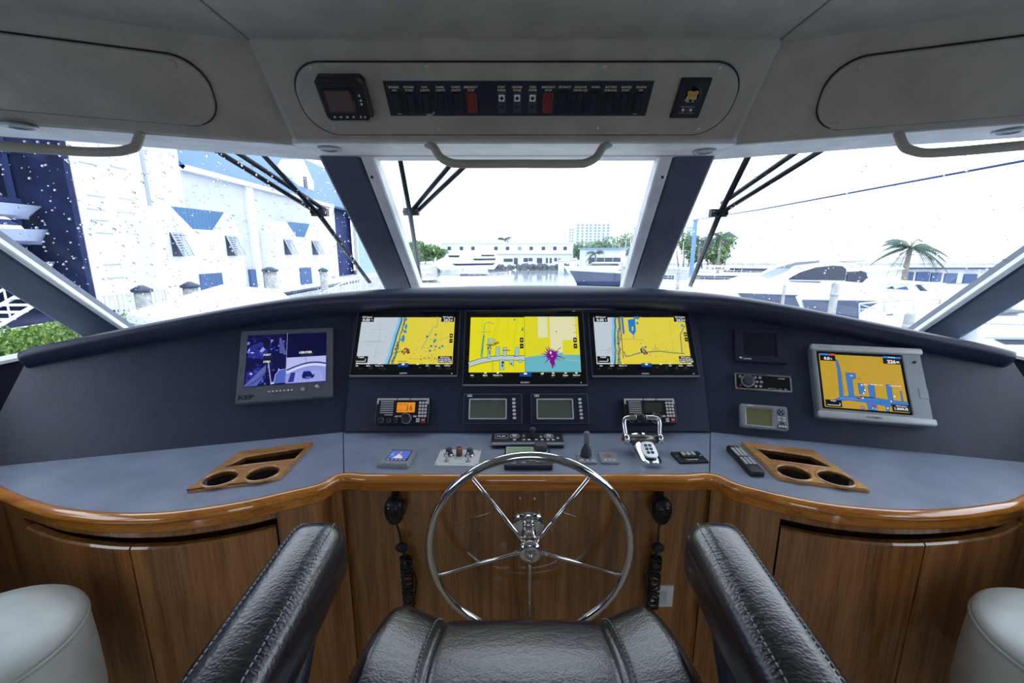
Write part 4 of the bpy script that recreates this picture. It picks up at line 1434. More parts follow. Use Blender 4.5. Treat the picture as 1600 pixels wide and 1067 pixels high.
t, w, h = device('trim_tab_plate', 'white switch plate with two knobs and a brass barrel on the worktop', 'switch plate', CT, [(688, 702), (752, 703), (747, 727), (679, 727)], .004, rot=-.03)
m = MB(); m.slab(w, h, .004, .003, .001); child(m, 'plate', 'white_plastic', t)
for sx in (-1, 1):
    m = MB(); m.lathe([(.016, .004), (.013, .012), (.011, .014), (.011, .026), (.009, .028)], 20, Matrix.Translation((sx * w * .25, h * .16, 0))); child(m, 'knob', 'charcoal_plastic', t)
    m = MB(); m.lathe([(.018, .004), (.018, .006), (.012, .010)], 20, Matrix.Translation((sx * w * .25, h * .12, 0))); child(m, 'knob_skirt', 'satin_steel', t)
    m = MB(); m.lathe([(.009, .004), (.008, .010), (.004, .011), (.0035, .03), (.0045, .032), (.001, .033)], 14, Matrix.Translation((sx * w * .25, -h * .24, 0)) @ Matrix.Rotation(-.2, 4, 'X')); child(m, 'toggle', 'satin_steel', t)
    for sy in (-1, 1):
        m = MB(); m.lathe([(.003, .004), (.0025, .005)], 10, Matrix.Translation((sx * w * .46, sy * h * .43, 0))); child(m, 'screw', 'gunmetal', t)
m = MB(); m.lathe([(.011, .004), (.011, .03), (.010, .032), (.006, .032)], 20, Matrix.Translation((0, h * .14, 0))); child(m, 'barrel', 'copper', t)
m = MB(); m.text('TRIM TABS', .006, 0, -h * .12, .0043); m.text('PORT          STARBOARD', .005, 0, -h * .4, .0043); child(m, 'lettering', 'print_black', t)

t, w, h = device('bow_camera_remote', 'long black control bar with round pads and small stick behind the wheel', 'remote', CT, [(769, 678), (879, 678), (881, 694), (767, 694)], .015)
d = .022
m = MB(); m.slab(w, h, d, .012, .006); child(m, 'case', 'black_plastic', t)
m = MB(); m.slab(w * .985, h * .16, .008, .004, .003, 0, -h * .46, d - .010); child(m, 'silver_edge', 'silver_plastic', t)
m = MB(); m.frame(w * .19, h * .5, w * .17, h * .42, .002, .01, .008, .0005, 0, 0, d - .0005, 0); m.xf(Matrix.Translation((-w * .36, h * .08, 0))); child(m, 'badge_frame', 'silver_plastic', t)
m = MB(); m.text('FLIR', h * .2, -w * .36, h * .08, d + .001, bold=.02); child(m, 'brand_lettering', 'print_white', t)
for sx in (-.18, .30):
    m = MB(); m.lathe([(h * .22, d), (h * .21, d + .002), (h * .17, d + .002), (h * .16, d)], 24, Matrix.Translation((w * sx, h * .1, 0))); pad = child(m, 'round_pad', 'silver_plastic', t)
    m = MB(); m.lathe([(h * .11, d), (h * .09, d + .004)], 16, Matrix.Translation((w * sx, h * .1, 0))); child(m, 'pad_centre', 'pale_plastic', pad)
m = MB(); m.lathe([(.008, d), (.005, d + .006), (.005, d + .016), (.012, d + .022), (.011, d + .032), (.004, d + .036)], 18, Matrix.Translation((w * .075, h * .1, 0))); child(m, 'stick', 'charcoal_plastic', t)
for x in (-.18, -.05, .02, .12, .20, .28, .35):
    m = MB(); m.slab(w * .04, h * .10, .002, .002, .001, w * x, -h * .26, d); child(m, 'key', 'white_plastic', t)
for (x, y, mt) in ((-.05, .2, 'silver_plastic'), (-.05, .05, 'silver_plastic'), (.19, .2, 'dull_red_plastic'), (.19, .02, 'white_plastic'), (.42, -.1, 'white_plastic')):
    m = MB(); m.slab(w * .035, h * .10, .002, .002, .001, w * x, h * y, d); child(m, 'key', mt, t)

t, w, h = device('autopilot', 'autopilot control with pale green display and large knob behind the wheel rim', 'autopilot', CT, [(789, 698), (860, 698), (862, 728), (787, 728)], .015)
d = .018
m = MB(); m.slab(w, h, d, .008, .005); child(m, 'case', 'navy_plastic', t)
m = MB(); m.frame(w * .60, h * .74, w * .55, h * .66, .003, .004, .002, .001, 0, 0, d - .001, 0); m.xf(Matrix.Translation((-w * .165, h * .07, 0))); child(m, 'display_frame', 'pale_plastic', t)
m = MB(); m.box((-w * .165, h * .07, d), (w * .56, h * .67, .001)); child(m, 'display', 'lcd_green', t)
m = knob(w * .15, .03, 28, d, Matrix.Translation((w * .29, h * .2, 0))); kn = child(m, 'knob', 'charcoal_plastic', t)
m = MB(); m.lathe([(w * .165, d), (w * .165, d + .005), (w * .15, d + .007)], 28, Matrix.Translation((w * .29, h * .2, 0))); child(m, 'knob_ring', 'silver_plastic', kn)
for (x, y) in ((.2, -.2), (.33, -.2), (.42, -.1), (.2, -.35), (.33, -.35), (-.3, -.41), (-.1, -.41)):
    m = MB(); m.slab(w * .09, h * .09, .003, .002, .001, w * x, h * y, d); child(m, 'key', 'mid_grey_plastic', t)

t, w, h = device('joystick_panel', 'small grey panel with upright thruster joystick left of the throttle', 'joystick', CT, [(901, 706), (928, 706), (933, 722), (903, 722)], .008, rot=-.04)
m = MB(); m.slab(w, h, .008, .003, .002); child(m, 'plate', 'silver_plastic', t)
m = MB(); m.lathe([(.019, .008), (.020, .014), (.018, .016), (.019, .020), (.017, .023), (.018, .027), (.015, .031), (.0155, .034), (.012, .040), (.009, .046), (.0065, .055), (.0065, .058)], 20, Matrix.Translation((0, h * .12, 0))); child(m, 'rubber_boot', 'charcoal_plastic', t)
m = MB(); m.lathe([(.0075, .055), (.010, .058), (.0105, .092), (.009, .096), (.004, .097)], 20, Matrix.Translation((0, h * .12, 0))); child(m, 'stick', 'mid_grey_plastic', t)
for k in range(3):
    m = MB(); m.slab(w * .18, h * .12, .002, .003, .001, w * (-.28 + k * .28), -h * .34, .008); child(m, 'key', 'white_plastic', t)
m = MB(); m.slab(w * .14, h * .10, .0015, .002, .0005, -w * .36, h * .05, .008); child(m, 'indicator', 'red_plastic', t)

t, w, h = device('warning_panel', 'small grey panel with red triangle in a ring beside the joystick', 'panel', CT, [(935, 706), (961, 706), (969, 722), (939, 722)], .008, rot=-.04)
m = MB(); m.slab(w, h, .008, .003, .002); child(m, 'plate', 'silver_plastic', t)
m = MB(); m.lathe([(.011, .008), (.011, .0088), (.008, .0088), (.008, .008)], 24, Matrix.Translation((0, h * .12, 0)), cap0=False, cap1=False)
m.poly([(-.006, h * .12 - .004), (.006, h * .12 - .004), (0, h * .12 + .006)], .0085); child(m, 'triangle_mark', 'print_red', t)
for k in range(3):
    m = MB(); m.slab(w * .16, h * .10, .002, .003, .001, w * (-.24 + k * .24), -h * .3, .008); child(m, 'key', 'white_plastic', t)

t, w, h = device('rocker_panel', 'black panel with three pale rocker caps right of the throttle', 'switch panel', CT, [(1049, 705), (1094, 705), (1106, 721), (1060, 721)], .008, rot=.06)
m = MB(); m.slab(w, h, .008, .002, .002); child(m, 'plate', 'black_plastic', t)
m = MB(); m.slab(w * .56, h * .42, .004, .003, .001, 0, h * .08, .008); child(m, 'switch_housing', 'black_glossy', t)
for k in range(3):
    m = MB(); m.slab(w * .13, h * .26, .006, .003, .002, w * (-.17 + k * .17), h * .14, .010); child(m, 'rocker', 'pale_plastic', t)
m = MB(); m.text('Lewmar', h * .16, 0, -h * .3, .0083, bold=.02); child(m, 'brand_lettering', 'print_white', t)
for sx in (-1, 1):
    m = MB(); m.lathe([(.003, .008), (.0025, .0088)], 10, Matrix.Translation((sx * w * .42, h * .05, 0))); child(m, 'screw', 'pale_plastic', t)

# remote control handset lying by the right tray
q = [hz(px, py, ZT + .018) for px, py in ((1144, 694), (1152, 700), (1186, 738))]
a, b = hz(1144.5, 695, ZT + .018), hz(1185, 737, ZT + .018)
ln = (b - a).length; an = math.atan2((a - b).y, (a - b).x) - pi / 2
t = thing('remote_control', 'slim black remote control handset lying beside the right cup holder tray', 'remote control', CT.mat((a.x + b.x) / 2, (a.y + b.y) / 2, 0, an))
w, h = .048, ln
m = MB(); m.slab(w, h, .018, .010, .006); smooth_angle(child(m, 'case', 'black_plastic', t), 30)
for r in range(11):
    for c_ in range(3):
        m = MB(); m.slab(w * .2, h * .04, .003, .002, .001, w * (-.27 + .27 * c_), h * (.40 - r * .062), .018); child(m, 'key', 'pale_plastic' if r not in (0, 6) else ('dull_red_plastic' if c_ == 0 else 'mid_grey_plastic'), t)
m = MB(); m.slab(w * .6, h * .1, .002, .01, .001, 0, -h * .38, .017); child(m, 'end_cap', 'charcoal_plastic', t)


# ---- cup holder trays
def tray(label, poly, cups, cup_r, pocket):
    P = ccw(poly)
    c0 = Vector((sum(p[0] for p in P) / len(P), sum(p[1] for p in P) / len(P), ZT))
    t = thing('cup_holder_tray', label, 'tray', c0)
    loc = lambda q: (q[0] - c0.x, q[1] - c0.y)
    O = [loc(p) for p in P]
    O2 = []
    n = len(O)
    for i in range(n):            # soften the corners
        a, b, c = Vector(O[i - 1]), Vector(O[i]), Vector(O[(i + 1) % n])
        p0, p1 = b + (a - b).normalized() * .012, b + (c - b).normalized() * .012
        for k in range(4):
            s_ = k / 3; O2.append(tuple(p0 * (1 - s_) ** 2 + b * 2 * s_ * (1 - s_) + p1 * s_ * s_))
    H = []
    for cc in cups:
        x, y = loc(cc); H.append([(x + cup_r * cos(-2 * pi * k / 28), y + cup_r * sin(-2 * pi * k / 28)) for k in range(28)])
    pk = [loc(p) for p in ccw(pocket)]
    H.append(list(reversed(pk)))
    m = MB(); m.fill(O2, H, -.004, .008)
    child(m, 'plate', 'tray_wood', t)
    m = MB(); m.fill(offset_poly(O2, .004), H, .008, .0105); child(m, 'plate_top', 'tray_wood', t)
    # raised rims round the openings
    for hp in H[:-1]:
        m = MB(); m.tube([(x, y, .009) for x, y in hp], .005, 8, closed=True); child(m, 'cup_rim', 'tray_wood', t)
    m = MB(); m.tube([(x, y, .009) for x, y in pk], .004, 8, closed=True); child(m, 'pocket_rim', 'tray_wood', t)
    for hp in H[:-1]:
        L = [[(x, y, .008) for x, y in hp], [(x, y, -.075) for x, y in hp]]
        m = MB(); m.loops(L, cap0=False, cap1=True, sm=True); child(m, 'cup_well', 'dark_teak', t)
    L = [[(x, y, .008) for x, y in pk], [(x, y, -.07) for x, y in pk]]
    m = MB(); m.loops(L, cap0=False, cap1=True); child(m, 'pocket_well', 'dark_teak', t)


def zz(pts): return [tuple(hz(a, b, ZT + .009).xy) for a, b in pts]


tray('varnished wooden cup holder tray in the left worktop, two cups and a pocket', TP['L'], zz([(345, 748), (411, 740)]), .050, zz([(352, 731), (383, 714), (478, 699), (461, 718)]))
tray('varnished wooden cup holder tray in the right worktop beside the handset', TP['R'], zz([(1240, 739), (1305, 748)]), .050, zz([(1179, 700), (1267, 713), (1300, 732), (1203, 719)]))

# ---- throttle
tc_ = hz(1013, 719, ZT)
t = thing('throttle_lever', 'chrome twin throttle lever with keypad on the worktop', 'throttle', Matrix.Translation((tc_.x, tc_.y, ZT)))
# pod: long rounded wedge sloping down towards the helmsman, highest at the axle
P = []
for k in range(9):
    s_ = k / 8
    y = -.052 + .15 * s_
    hw = .034 + .014 * s_
    if k == 0: hw *= .72
    top = .018 + .040 * s_ ** 1.1
    row = []
    for j in range(13):
        a = pi * j / 12
        x = -cos(a); zc = sin(a)
        row.append((hw * (abs(x) ** .55) * (1 if x > 0 else -1), y, top * (zc ** .55 if zc > 0 else 0)))
    P.append(row)
m = MB(); m.loops(P, sm=True, closed=True); smooth_angle(child(m, 'pod', 'chrome', t), 40)
m = MB(); m.slab(.050, .080, .004, .020, .002); m.xf(Matrix.Translation((0, .0, .0375)) @ Matrix.Rotation(.30, 4, 'X')); kp = child(m, 'keypad', 'satin_steel', t)
for r in range(3):
    for c_ in range(2):
        m = MB(); m.slab(.011, .011, .002, .003, .001, -.007 + c_ * .014, .019 - r * .017, .004); m.xf(Matrix.Translation((0, .0, .0375)) @ Matrix.Rotation(.30, 4, 'X')); child(m, 'key', 'charcoal_plastic', kp)
AX = Matrix.Translation((0, .072, .046)) @ Matrix.Rotation(pi / 2, 4, 'Y')
m = MB(); m.lathe([(.010, -.050), (.0165, -.050), (.0165, .050), (.010, .050)], 20, AX); child(m, 'axle', 'gunmetal', t)
for sx in (-1, 1):
    m = MB(); m.lathe([(.012, 0), (.021, .0), (.021, .012), (.017, .018), (.008, .019)], 22, Matrix.Translation((sx * .052, .072, .046)) @ Matrix.Rotation(sx * pi / 2, 4, 'Y')); child(m, 'hub', 'chrome', t)
    arm = catmull([(sx * .060, .074, .046), (sx * .062, .085, .070), (sx * .064, .096, .094), (sx * .060, .103, .108), (sx * .046, .106, .113), (sx * .018, .107, .114)], 6)
    m = MB(); m.tube(arm, .0085, 12); child(m, 'lever', 'chrome', t)
    m = MB(); m.lathe([(.007, 0), (.0085, .001), (.009, .003)], 12, Matrix.Translation((sx * .072, .072, .046)) @ Matrix.Rotation(sx * pi / 2, 4, 'Y')); child(m, 'hub_badge', 'red_plastic', t)
m = MB(); m.ball((0, .107, .114), .014, 14, 10, sc=(1.15, 1, 1)); child(m, 'grip', 'black_plastic', t)

# ================================================================== OVERHEAD SWITCHES
t, w, h = device('overhead_display', 'small black display with brown screen left of the overhead switches', 'display', OVC, [(487, 121), (566, 121), (584, 190), (513, 191)], .035)
t.matrix_world = t.matrix_world @ Matrix.Translation((0, 0, .0115))
d = .026
m = MB(); m.prism([(-w / 2 + .012, h / 2), (-w / 2, h / 2 - .014), (-w / 2, -h / 2 + .014), (-w / 2 + .012, -h / 2), (w / 2 - .012, -h / 2), (w / 2, -h / 2 + .014), (w / 2, h / 2 - .014), (w / 2 - .012, h / 2)], 0, d, .006); child(m, 'housing', 'black_plastic', t)
m = MB(); m.slab(w * .62, h * .56, .002, .002, .001, -w * .09, h * .0, d); sc_ = child(m, 'screen_surround', 'black_glossy', t)
m = MB(); m.slab(w * .52, h * .46, .001, .001, .0005, -w * .09, h * .005, d + .002); child(m, 'screen_glass', 'brown_screen', sc_)
m = MB(); m.slab(w * .8, h * .03, .003, .001, .001, -.004, h * .36, d - .001); child(m, 'ridge', 'navy_plastic', t)
for k in range(4):
    m = MB(); m.slab(w * .05, h * .04, .0015, .001, .0005, w * (-.31 + k * .135), -h * .37, d); child(m, 'key', 'pale_plastic', t)
for x in (.25, .34):
    m = MB(); m.slab(w * .035, h * .05, .0015, .001, .0005, w * x, -h * .37, d); child(m, 'key', 'pale_plastic', t)
for (y, pts) in ((.13, [(-.5, -.5), (.5, -.5), (0, .6)]), (.02, [(-.5, -.2), (.5, -.5), (.3, .4)]), (-.08, [(0, -.6), (.5, .5), (-.5, .5)])):
    m = MB(); m.prism([(w * .345 + a * w * .05, h * y + b * h * .06) for a, b in pts], d, d + .0015); child(m, 'arrow_key', 'print_white', t)

t, w, h = device('switch_panel', 'long navy switch panel in the overhead console with rows of rockers', 'switch panel', OVC, [(597, 127), (1021, 127), (1010, 181), (611, 181)], .014)
t.matrix_world = t.matrix_world @ Matrix.Translation((0, 0, .0115))
m = MB(); m.slab(w, h, .003, .002, .001); child(m, 'plate', 'navy_plastic', t)
o = t.matrix_world.translation - OVC.p
ou, ov = o.dot(OVC.r), o.dot(OVC.u)
lets = MB()
names = {619: ('ENGINE', 'ON'), 642: ('ENGINE', 'START'), 666: ('NAV', 'LIGHTS'), 690: ('PANEL', 'LIGHTS'), 714: ('CHART', 'LIGHTS'), 737: ('EMERGENCY', 'STOP'),
         784: ('PORT', 'WIPER'), 808: ('CENTER', 'WIPER'), 832: ('STBD', 'WIPER'), 856: ('EMERGENCY', 'STOP'), 881: ('RETRACT', ''), 905: ('ANCHOR', 'WINDLASS'), 928: ('HORN', ''),
         952: ('BATTERY', 'PARALLEL'), 975: ('ENGINE', 'START'), 998: ('ENGINE', 'ON')}
for px, (a_, b_) in names.items():
    uu, vv = OVC.uv(px, 155, .016)
    x, y = uu - ou, vv - ov
    lets.text(a_, .0085, x, h * .345, .0034, sx=.85 if len(a_) > 7 else 1, bold=.03)
    if b_: lets.text(b_, .0085, x, h * .255, .0034, bold=.03)
    if px in (784, 808, 832):
        m = MB(); m.slab(.026, h * .62, .002, .002, .001, x, -h * .10, .003); sw_ = child(m, 'wiper_switch', 'charcoal_plastic', t)
        m = MB(); m.slab(.018, .020, .0015, .001, .0005, x, h * .045, .005); sq = child(m, 'white_key', 'print_white', sw_)
        m = MB(); m.prism([(x - .004, h * .045 + .003), (x - .006, h * .045 - .001), (x, h * .045 - .007), (x + .006, h * .045 - .001), (x + .004, h * .045 + .003), (x, h * .045 + .006)], .0064, .0069); child(m, 'wiper_mark', 'navy_plastic', sw_)
        m = MB(); m.slab(.012, .005, .0008, .002, .0003, x, -h * .22, .005); child(m, 'ridge', 'black_plastic', sw_)
    else:
        red = px in (737, 856)
        mt = 'dull_red_plastic' if red else 'navy_plastic'
        m = MB(); m.frame(.030, h * .60, .022, h * .52, .006, .006, .003, .002, 0, 0, .003, -.001); m.xf(Matrix.Translation((x, -h * .10, 0))); rf = child(m, 'switch_bezel', mt if red else 'black_plastic', t)
        # rocker tilted about its middle
        m = MB(); m.slab(.021, h * .51, .007, .003, .003, 0, 0, 0); m.xf(Matrix.Translation((x, -h * .10, .002)) @ Matrix.Rotation(-.09, 4, 'X')); child(m, 'rocker', mt, rf)
for (px, s_) in ((619, 'OFF'), (998, 'OFF')):
    uu, vv = OVC.uv(px, 155, .016); lets.text(s_, .0075, uu - ou, -h * .43, .0034, bold=.03)
uu, vv = OVC.uv(668, 155, .016); lets.text('ANCHOR', .0075, uu - ou, -h * .40, .0034, bold=.03); lets.text('LIGHT', .0075, uu - ou, -h * .465, .0034, bold=.03)
child(lets, 'switch_lettering', 'print_cream', t)
for (x, y) in ((-.485, .42), (-.27, .42), (.06, .44), (.4, .44), (-.2, -.44), (.18, -.44), (.40, -.44), (.485, -.44)):
    m = MB(); m.lathe([(.003, .003), (.0026, .0045)], 10, Matrix.Translation((w * x, h * y, 0))); child(m, 'screw', 'black_plastic', t)

t, w, h = device('alarm_panel', 'small black alarm panel with gold emblem right of the overhead switches', 'alarm panel', OVC, [(1064, 122), (1112, 122), (1093, 185), (1047, 185)], .016)
t.matrix_world = t.matrix_world @ Matrix.Translation((0, 0, .0115))
m = MB(); m.slab(w, h, .005, .005, .0025); child(m, 'plate', 'black_plastic', t)
m = MB(); m.slab(w * .8, h * .84, .001, .003, .0005, 0, -h * .02, .005); child(m, 'inner_plate', 'navy_plastic', t)
M_ = Matrix.Translation((0, h * .11, 0))
m = MB(); m.lathe([(w * .29, .006), (w * .29, .0085), (w * .25, .009), (w * .24, .0065)], 28, M_); child(m, 'sounder_ring', 'black_glossy', t)
em = []
for k in range(24):
    a = 2 * pi * k / 24 + pi / 24
    em.append((w * .19 * (1 + .22 * cos(4 * (a - pi / 4))) * cos(a), h * .11 + w * .16 * (1 + .22 * cos(4 * (a - pi / 4))) * sin(a)))
m = MB(); m.prism(em, .0092, .0105, .0005); e_ = child(m, 'emblem', 'gold', t)
m = MB(); m.text('ACR', .011, 0, h * .11, .0107); child(m, 'emblem_lettering', 'copper', e_)
m = MB(); m.slab(w * .2, h * .015, .001, .0005, .0003, 0, -h * .075, .006); child(m, 'dash_mark', 'print_white', t)
for x, mt in ((-.13, 'white_plastic'), (0, 'dull_red_plastic'), (.13, 'white_plastic')):
    m = MB(); m.ball((w * x, -h * .27, .006), .0045, 10, 8, sc=(1, 1, .6)); child(m, 'indicator_lamp', mt, t)
m = MB(); m.text('FIRE SUPPRESSION', .005, 0, -h * .19, .0063); m.text('CHARGED    DISCHARGE', .0042, 0, -h * .35, .0063); child(m, 'lettering', 'print_cream', t)

# ---- grab rails under the soffit
GR = 'grab rails under the soffit'


def rail(label, pts, r=.0135):
    P = [Vector(p) for p in pts]
    c0 = sum(P, Vector()) / len(P)
    t = thing('grab_rail', label, 'grab rail', c0)
    m = MB(); m.tube([p - c0 for p in catmull(P, 6)], r, 14); child(m, 'bar', 'grey_vinyl', t)
    return t, c0


a = hy(678, 256, 1.50); b = hy(942, 256, 1.50)
pts = [v3(a.x - .03, 1.545, ZS + .002), v3(a.x - .005, 1.535, ZS - .012)]
zc = hy(810, 256, 1.50).z
pts += [v3(a.x + .018, 1.52, (ZS + zc) / 2 - .01), v3(a.x + .05, 1.505, zc + .006), v3(a.x + .09, 1.50, zc), v3((a.x + b.x) / 2, 1.50, zc), v3(b.x - .09, 1.50, zc), v3(b.x - .05, 1.505, zc + .006), v3(b.x - .018, 1.52, (ZS + zc) / 2 - .01), v3(b.x + .005, 1.535, ZS - .012), v3(b.x + .03, 1.545, ZS + .002)]
rail('grey padded grab rail under the middle of the soffit', pts)
ln_ = lambda p: 1.545 + .363 * (p + .745) - .02
for (sg, px, lab) in ((-1, [(222, 222), (212, 228), (198, 234), (178, 237), (130, 237), (40, 231), (-40, 226)], 'grey padded grab rail at the top of the left windscreen pane'),
                      (1, [(1400, 221), (1412, 228), (1425, 235), (1448, 239), (1500, 236), (1600, 227), (1680, 219)], 'grey padded grab rail at the top of the right windscreen pane')):
    pl = OVL if sg < 0 else OVR
    nrm = v3(-pl.r.y, pl.r.x, 0)
    P = [hit(x, y, pl.p + nrm * .01, nrm) for x, y in px]
    top = v3(P[0].x, P[0].y, ZS + .004)
    rail(lab, [top] + P[1:])

# ---- small oval lamps in the soffit
for (px, py, lab) in ((515, 232, 'small round soffit lamp above the left mullion'), (1100, 236, 'small round soffit lamp above the right mullion'),
                      (30, 196, 'small round soffit lamp at the left end of the soffit'), (1578, 204, 'small round soffit lamp at the right end of the soffit')):
    p = hz(px, py, ZS - .003)
    t = thing('soffit_lamp', lab, 'lamp', p, 'lamps in the soffit')
    m = MB(); m.lathe([(.040, .0), (.038, -.005), (.030, -.006), (.027, -.002), (.026, .004)], 24); child(m, 'ring', 'silver_plastic', t)
    m = MB(); m.lathe([(.028, -.001), (.02, -.003), (.004, -.0035)], 20); child(m, 'lens', 'mid_grey_plastic', t)
# ================================================================== STEERING WHEEL
hub = v3(.0555, 1.16, .756)
t = thing('steering_wheel', 'large polished steel steering wheel with five spokes', 'steering wheel', hub)
RW = .310
m = MB()
m.tube([(RW * cos(2 * pi * k / 72), 0, RW * sin(2 * pi * k / 72)) for k in range(72)], .0135, 14, closed=True)
child(m, 'rim', 'chrome', t)
for k in range(5):
    a = radians(270 + 72 * k)
    p0 = v3(.030 * cos(a), 0, .030 * sin(a)); p1 = v3(RW * cos(a), 0, RW * sin(a))
    m = MB(); m.tube([p0, p0.lerp(p1, .12), p1], [.0085, .0066, .0062], 10); child(m, 'spoke', 'chrome', t)
RX = Matrix.Rotation(pi / 2, 4, 'X')        # local z -> -Y (towards the helmsman)
m = MB(); m.lathe([(.030, -.022), (.038, -.018), (.038, .014), (.034, .022), (.022, .027), (.020, .026)], 28, RX); hb = child(m, 'hub', 'chrome', t)
m = MB(); m.lathe([(.020, .024), (.017, .029), (.008, .031)], 6, RX, sm=False); child(m, 'hub_nut', 'satin_steel', hb)
m = MB(); m.ball((0, -.034, 0), .007, 12, 8); child(m, 'nut_cap', 'chrome', hb)
m = MB(); m.lathe([(.021, -.02), (.021, -.07), (.024, -.072), (.024, -.084), (.021, -.086), (.021, -.105), (.028, -.108)], 24, RX); child(m, 'shaft', 'chrome', t)
m = MB(); m.lathe([(.030, -.104), (.052, -.108), (.056, -.114), (.056, -.1225)], 28, RX); fl = child(m, 'mounting_flange', 'chrome', t)
for k in range(4):
    a = pi / 4 + pi / 2 * k
    m = MB(); m.lathe([(.006, -.113), (.0055, -.107), (.002, -.106)], 10, Matrix.Translation((.042 * cos(a), 0, .042 * sin(a))) @ RX); child(m, 'bolt', 'satin_steel', fl)


# ================================================================== HAND MICROPHONES
def microphone(label, px, py, cord, sg):
    p = hy(px, py, PY - .035)
    t = thing('hand_microphone', label, 'microphone', v3(p.x, PY - .001, p.z))
    # body: shield-like shell, broad at the top, narrow at the cord
    L = []
    for (y, d0) in ((0, 0.0), (-.012, 1.0), (-.030, 1.0), (-.042, .86), (-.047, .6)):
        row = []
        for k in range(24):
            a = 2 * pi * k / 24
            c_, s_ = cos(a), sin(a)
            w_ = .032 * (1 - .30 * max(0, -s_) ** 1.2)
            hh = .040 if s_ > 0 else .052
            kx = (abs(c_) ** .75) * (1 if c_ > 0 else -1); kz = (abs(s_) ** .75) * (1 if s_ > 0 else -1)
            sc_ = d0 if d0 else .55
            row.append((w_ * kx * sc_, y - .006, hh * kz * sc_))
        L.append(row)
    m = MB(); m.loops(list(reversed(L)), sm=True); child(m, 'body', 'black_plastic', t)
    m = MB(); m.lathe([(.020, .046), (.019, .0545), (.012, .057), (.004, .0575)], 20, Matrix.Translation((sg * .004, 0, .006)) @ RX); child(m, 'speaker_cap', 'black_glossy', t)
    m = MB(); m.box((0, -.006, .050), (.022, .012, .026)); child(m, 'hanger', 'black_plastic', t)
    m = MB(); m.box((-sg * .031, -.028, .004), (.006, .016, .036)); child(m, 'talk_key', 'charcoal_plastic', t)
    # cord: straight tail, knot, then coils
    P = [hy(a, b, PY - .03) - t.matrix_world.translation for a, b in cord]
    tail = catmull([v3(0, -.025, -.048)] + P[:3], 6)
    m = MB(); m.tube(tail, .0035, 8); child(m, 'cord_tail', 'rubber', t)
    m = MB(); m.ball(P[1], .017, 14, 10, sc=(1.25, 1, 1)); child(m, 'cord_clip', 'rubber', t)
    base = catmull(P[2:], 16)
    turns = 13
    hel = []
    nn = turns * 10
    for i in range(nn + 1):
        s_ = i / nn
        q = base[min(int(s_ * (len(base) - 1)), len(base) - 1)]
        a = 2 * pi * turns * s_
        hel.append(q + v3(.019 * cos(a), .012 * sin(a), .002 * sin(a)))
    m = MB(); m.tube(hel, .0036, 6); child(m, 'coiled_cord', 'rubber', t)
    m = MB(); m.tube(catmull([P[1], P[1] + v3(-sg * .014, 0, -.06), P[2] + v3(-sg * .03, 0, -.08), P[3] + v3(-sg * .012, .006, 0), P[3] + v3(0, .02, -.16)], 8), .0032, 6); child(m, 'cord_return', 'rubber', t)


microphone('black hand microphone with coiled cord left of the steering wheel', 616, 797, [(624, 832), (628, 855), (634, 872), (640, 950)], -1)
microphone('black hand microphone with coiled cord right of the steering wheel', 1034, 797, [(1029, 832), (1028, 855), (1025, 872), (1019, 950)], 1)

q = hy(1034, 930, PY)
t = thing('power_outlet', 'small white power outlet low on the teak panel behind the seat', 'outlet', v3(q.x, PY, q.z))
m = MB(); m.slab(.075, .085, .006, .004, .002); m.xf(RX); child(m, 'cover_plate', 'white_plastic', t)
m = MB(); m.slab(.03, .05, .002, .003, .001, 0, 0, .006); m.xf(RX); child(m, 'socket', 'pale_plastic', t)

# ================================================================== HELM CHAIR
ch = thing('helm_chair', 'black leather helm chair with padded arms facing the steering wheel', 'chair', (.02, .45, 0))
C0 = v3(.02, .45, 0)


def sq(a, p):
    return (abs(a) ** p) * (1 if a >= 0 else -1)


def padded(cx, x0, x1, y0, y1, ztop, thick, roll, top_fn, nx=28, ny=26, pw=.42):
    """cushion: rounded block whose top follows top_fn(u,v)"""
    L = []
    for j in range(ny + 1):
        v = -1 + 2 * j / ny
        row = []
        ev = max(0.0, (abs(v) - (1 - roll)) / roll)
        prof = math.sqrt(max(0.0, 1 - ev ** 2.2))
        for i in range(nx):
            a = 2 * pi * i / nx
            u, w = sq(cos(a), pw), sq(sin(a), pw)
            x = (x0 + x1) / 2 + (x1 - x0) / 2 * u * (.86 + .14 * prof)
            y = (y0 + y1) / 2 + (y1 - y0) / 2 * v
            zz_ = ztop - thick / 2 + thick / 2 * w * prof
            if w > 0: zz_ += top_fn(u, v) * w * prof
            row.append(v3(x, y, zz_))
        L.append(row)
    return L


def seat_top(u, v):
    a = abs(u)
    b = .032 * min(1, max(0, (a - .56) / .26)) ** 1.0 * (1 if a < .86 else 1 - .25 * (a - .86) / .14)
    groove = -.010 * math.exp(-((a - .545) / .022) ** 2)
    return b + groove + .022 - .055 * max(0.0, v - .05) ** 2 + .004 * (1 - min(a / .5, 1) ** 2)


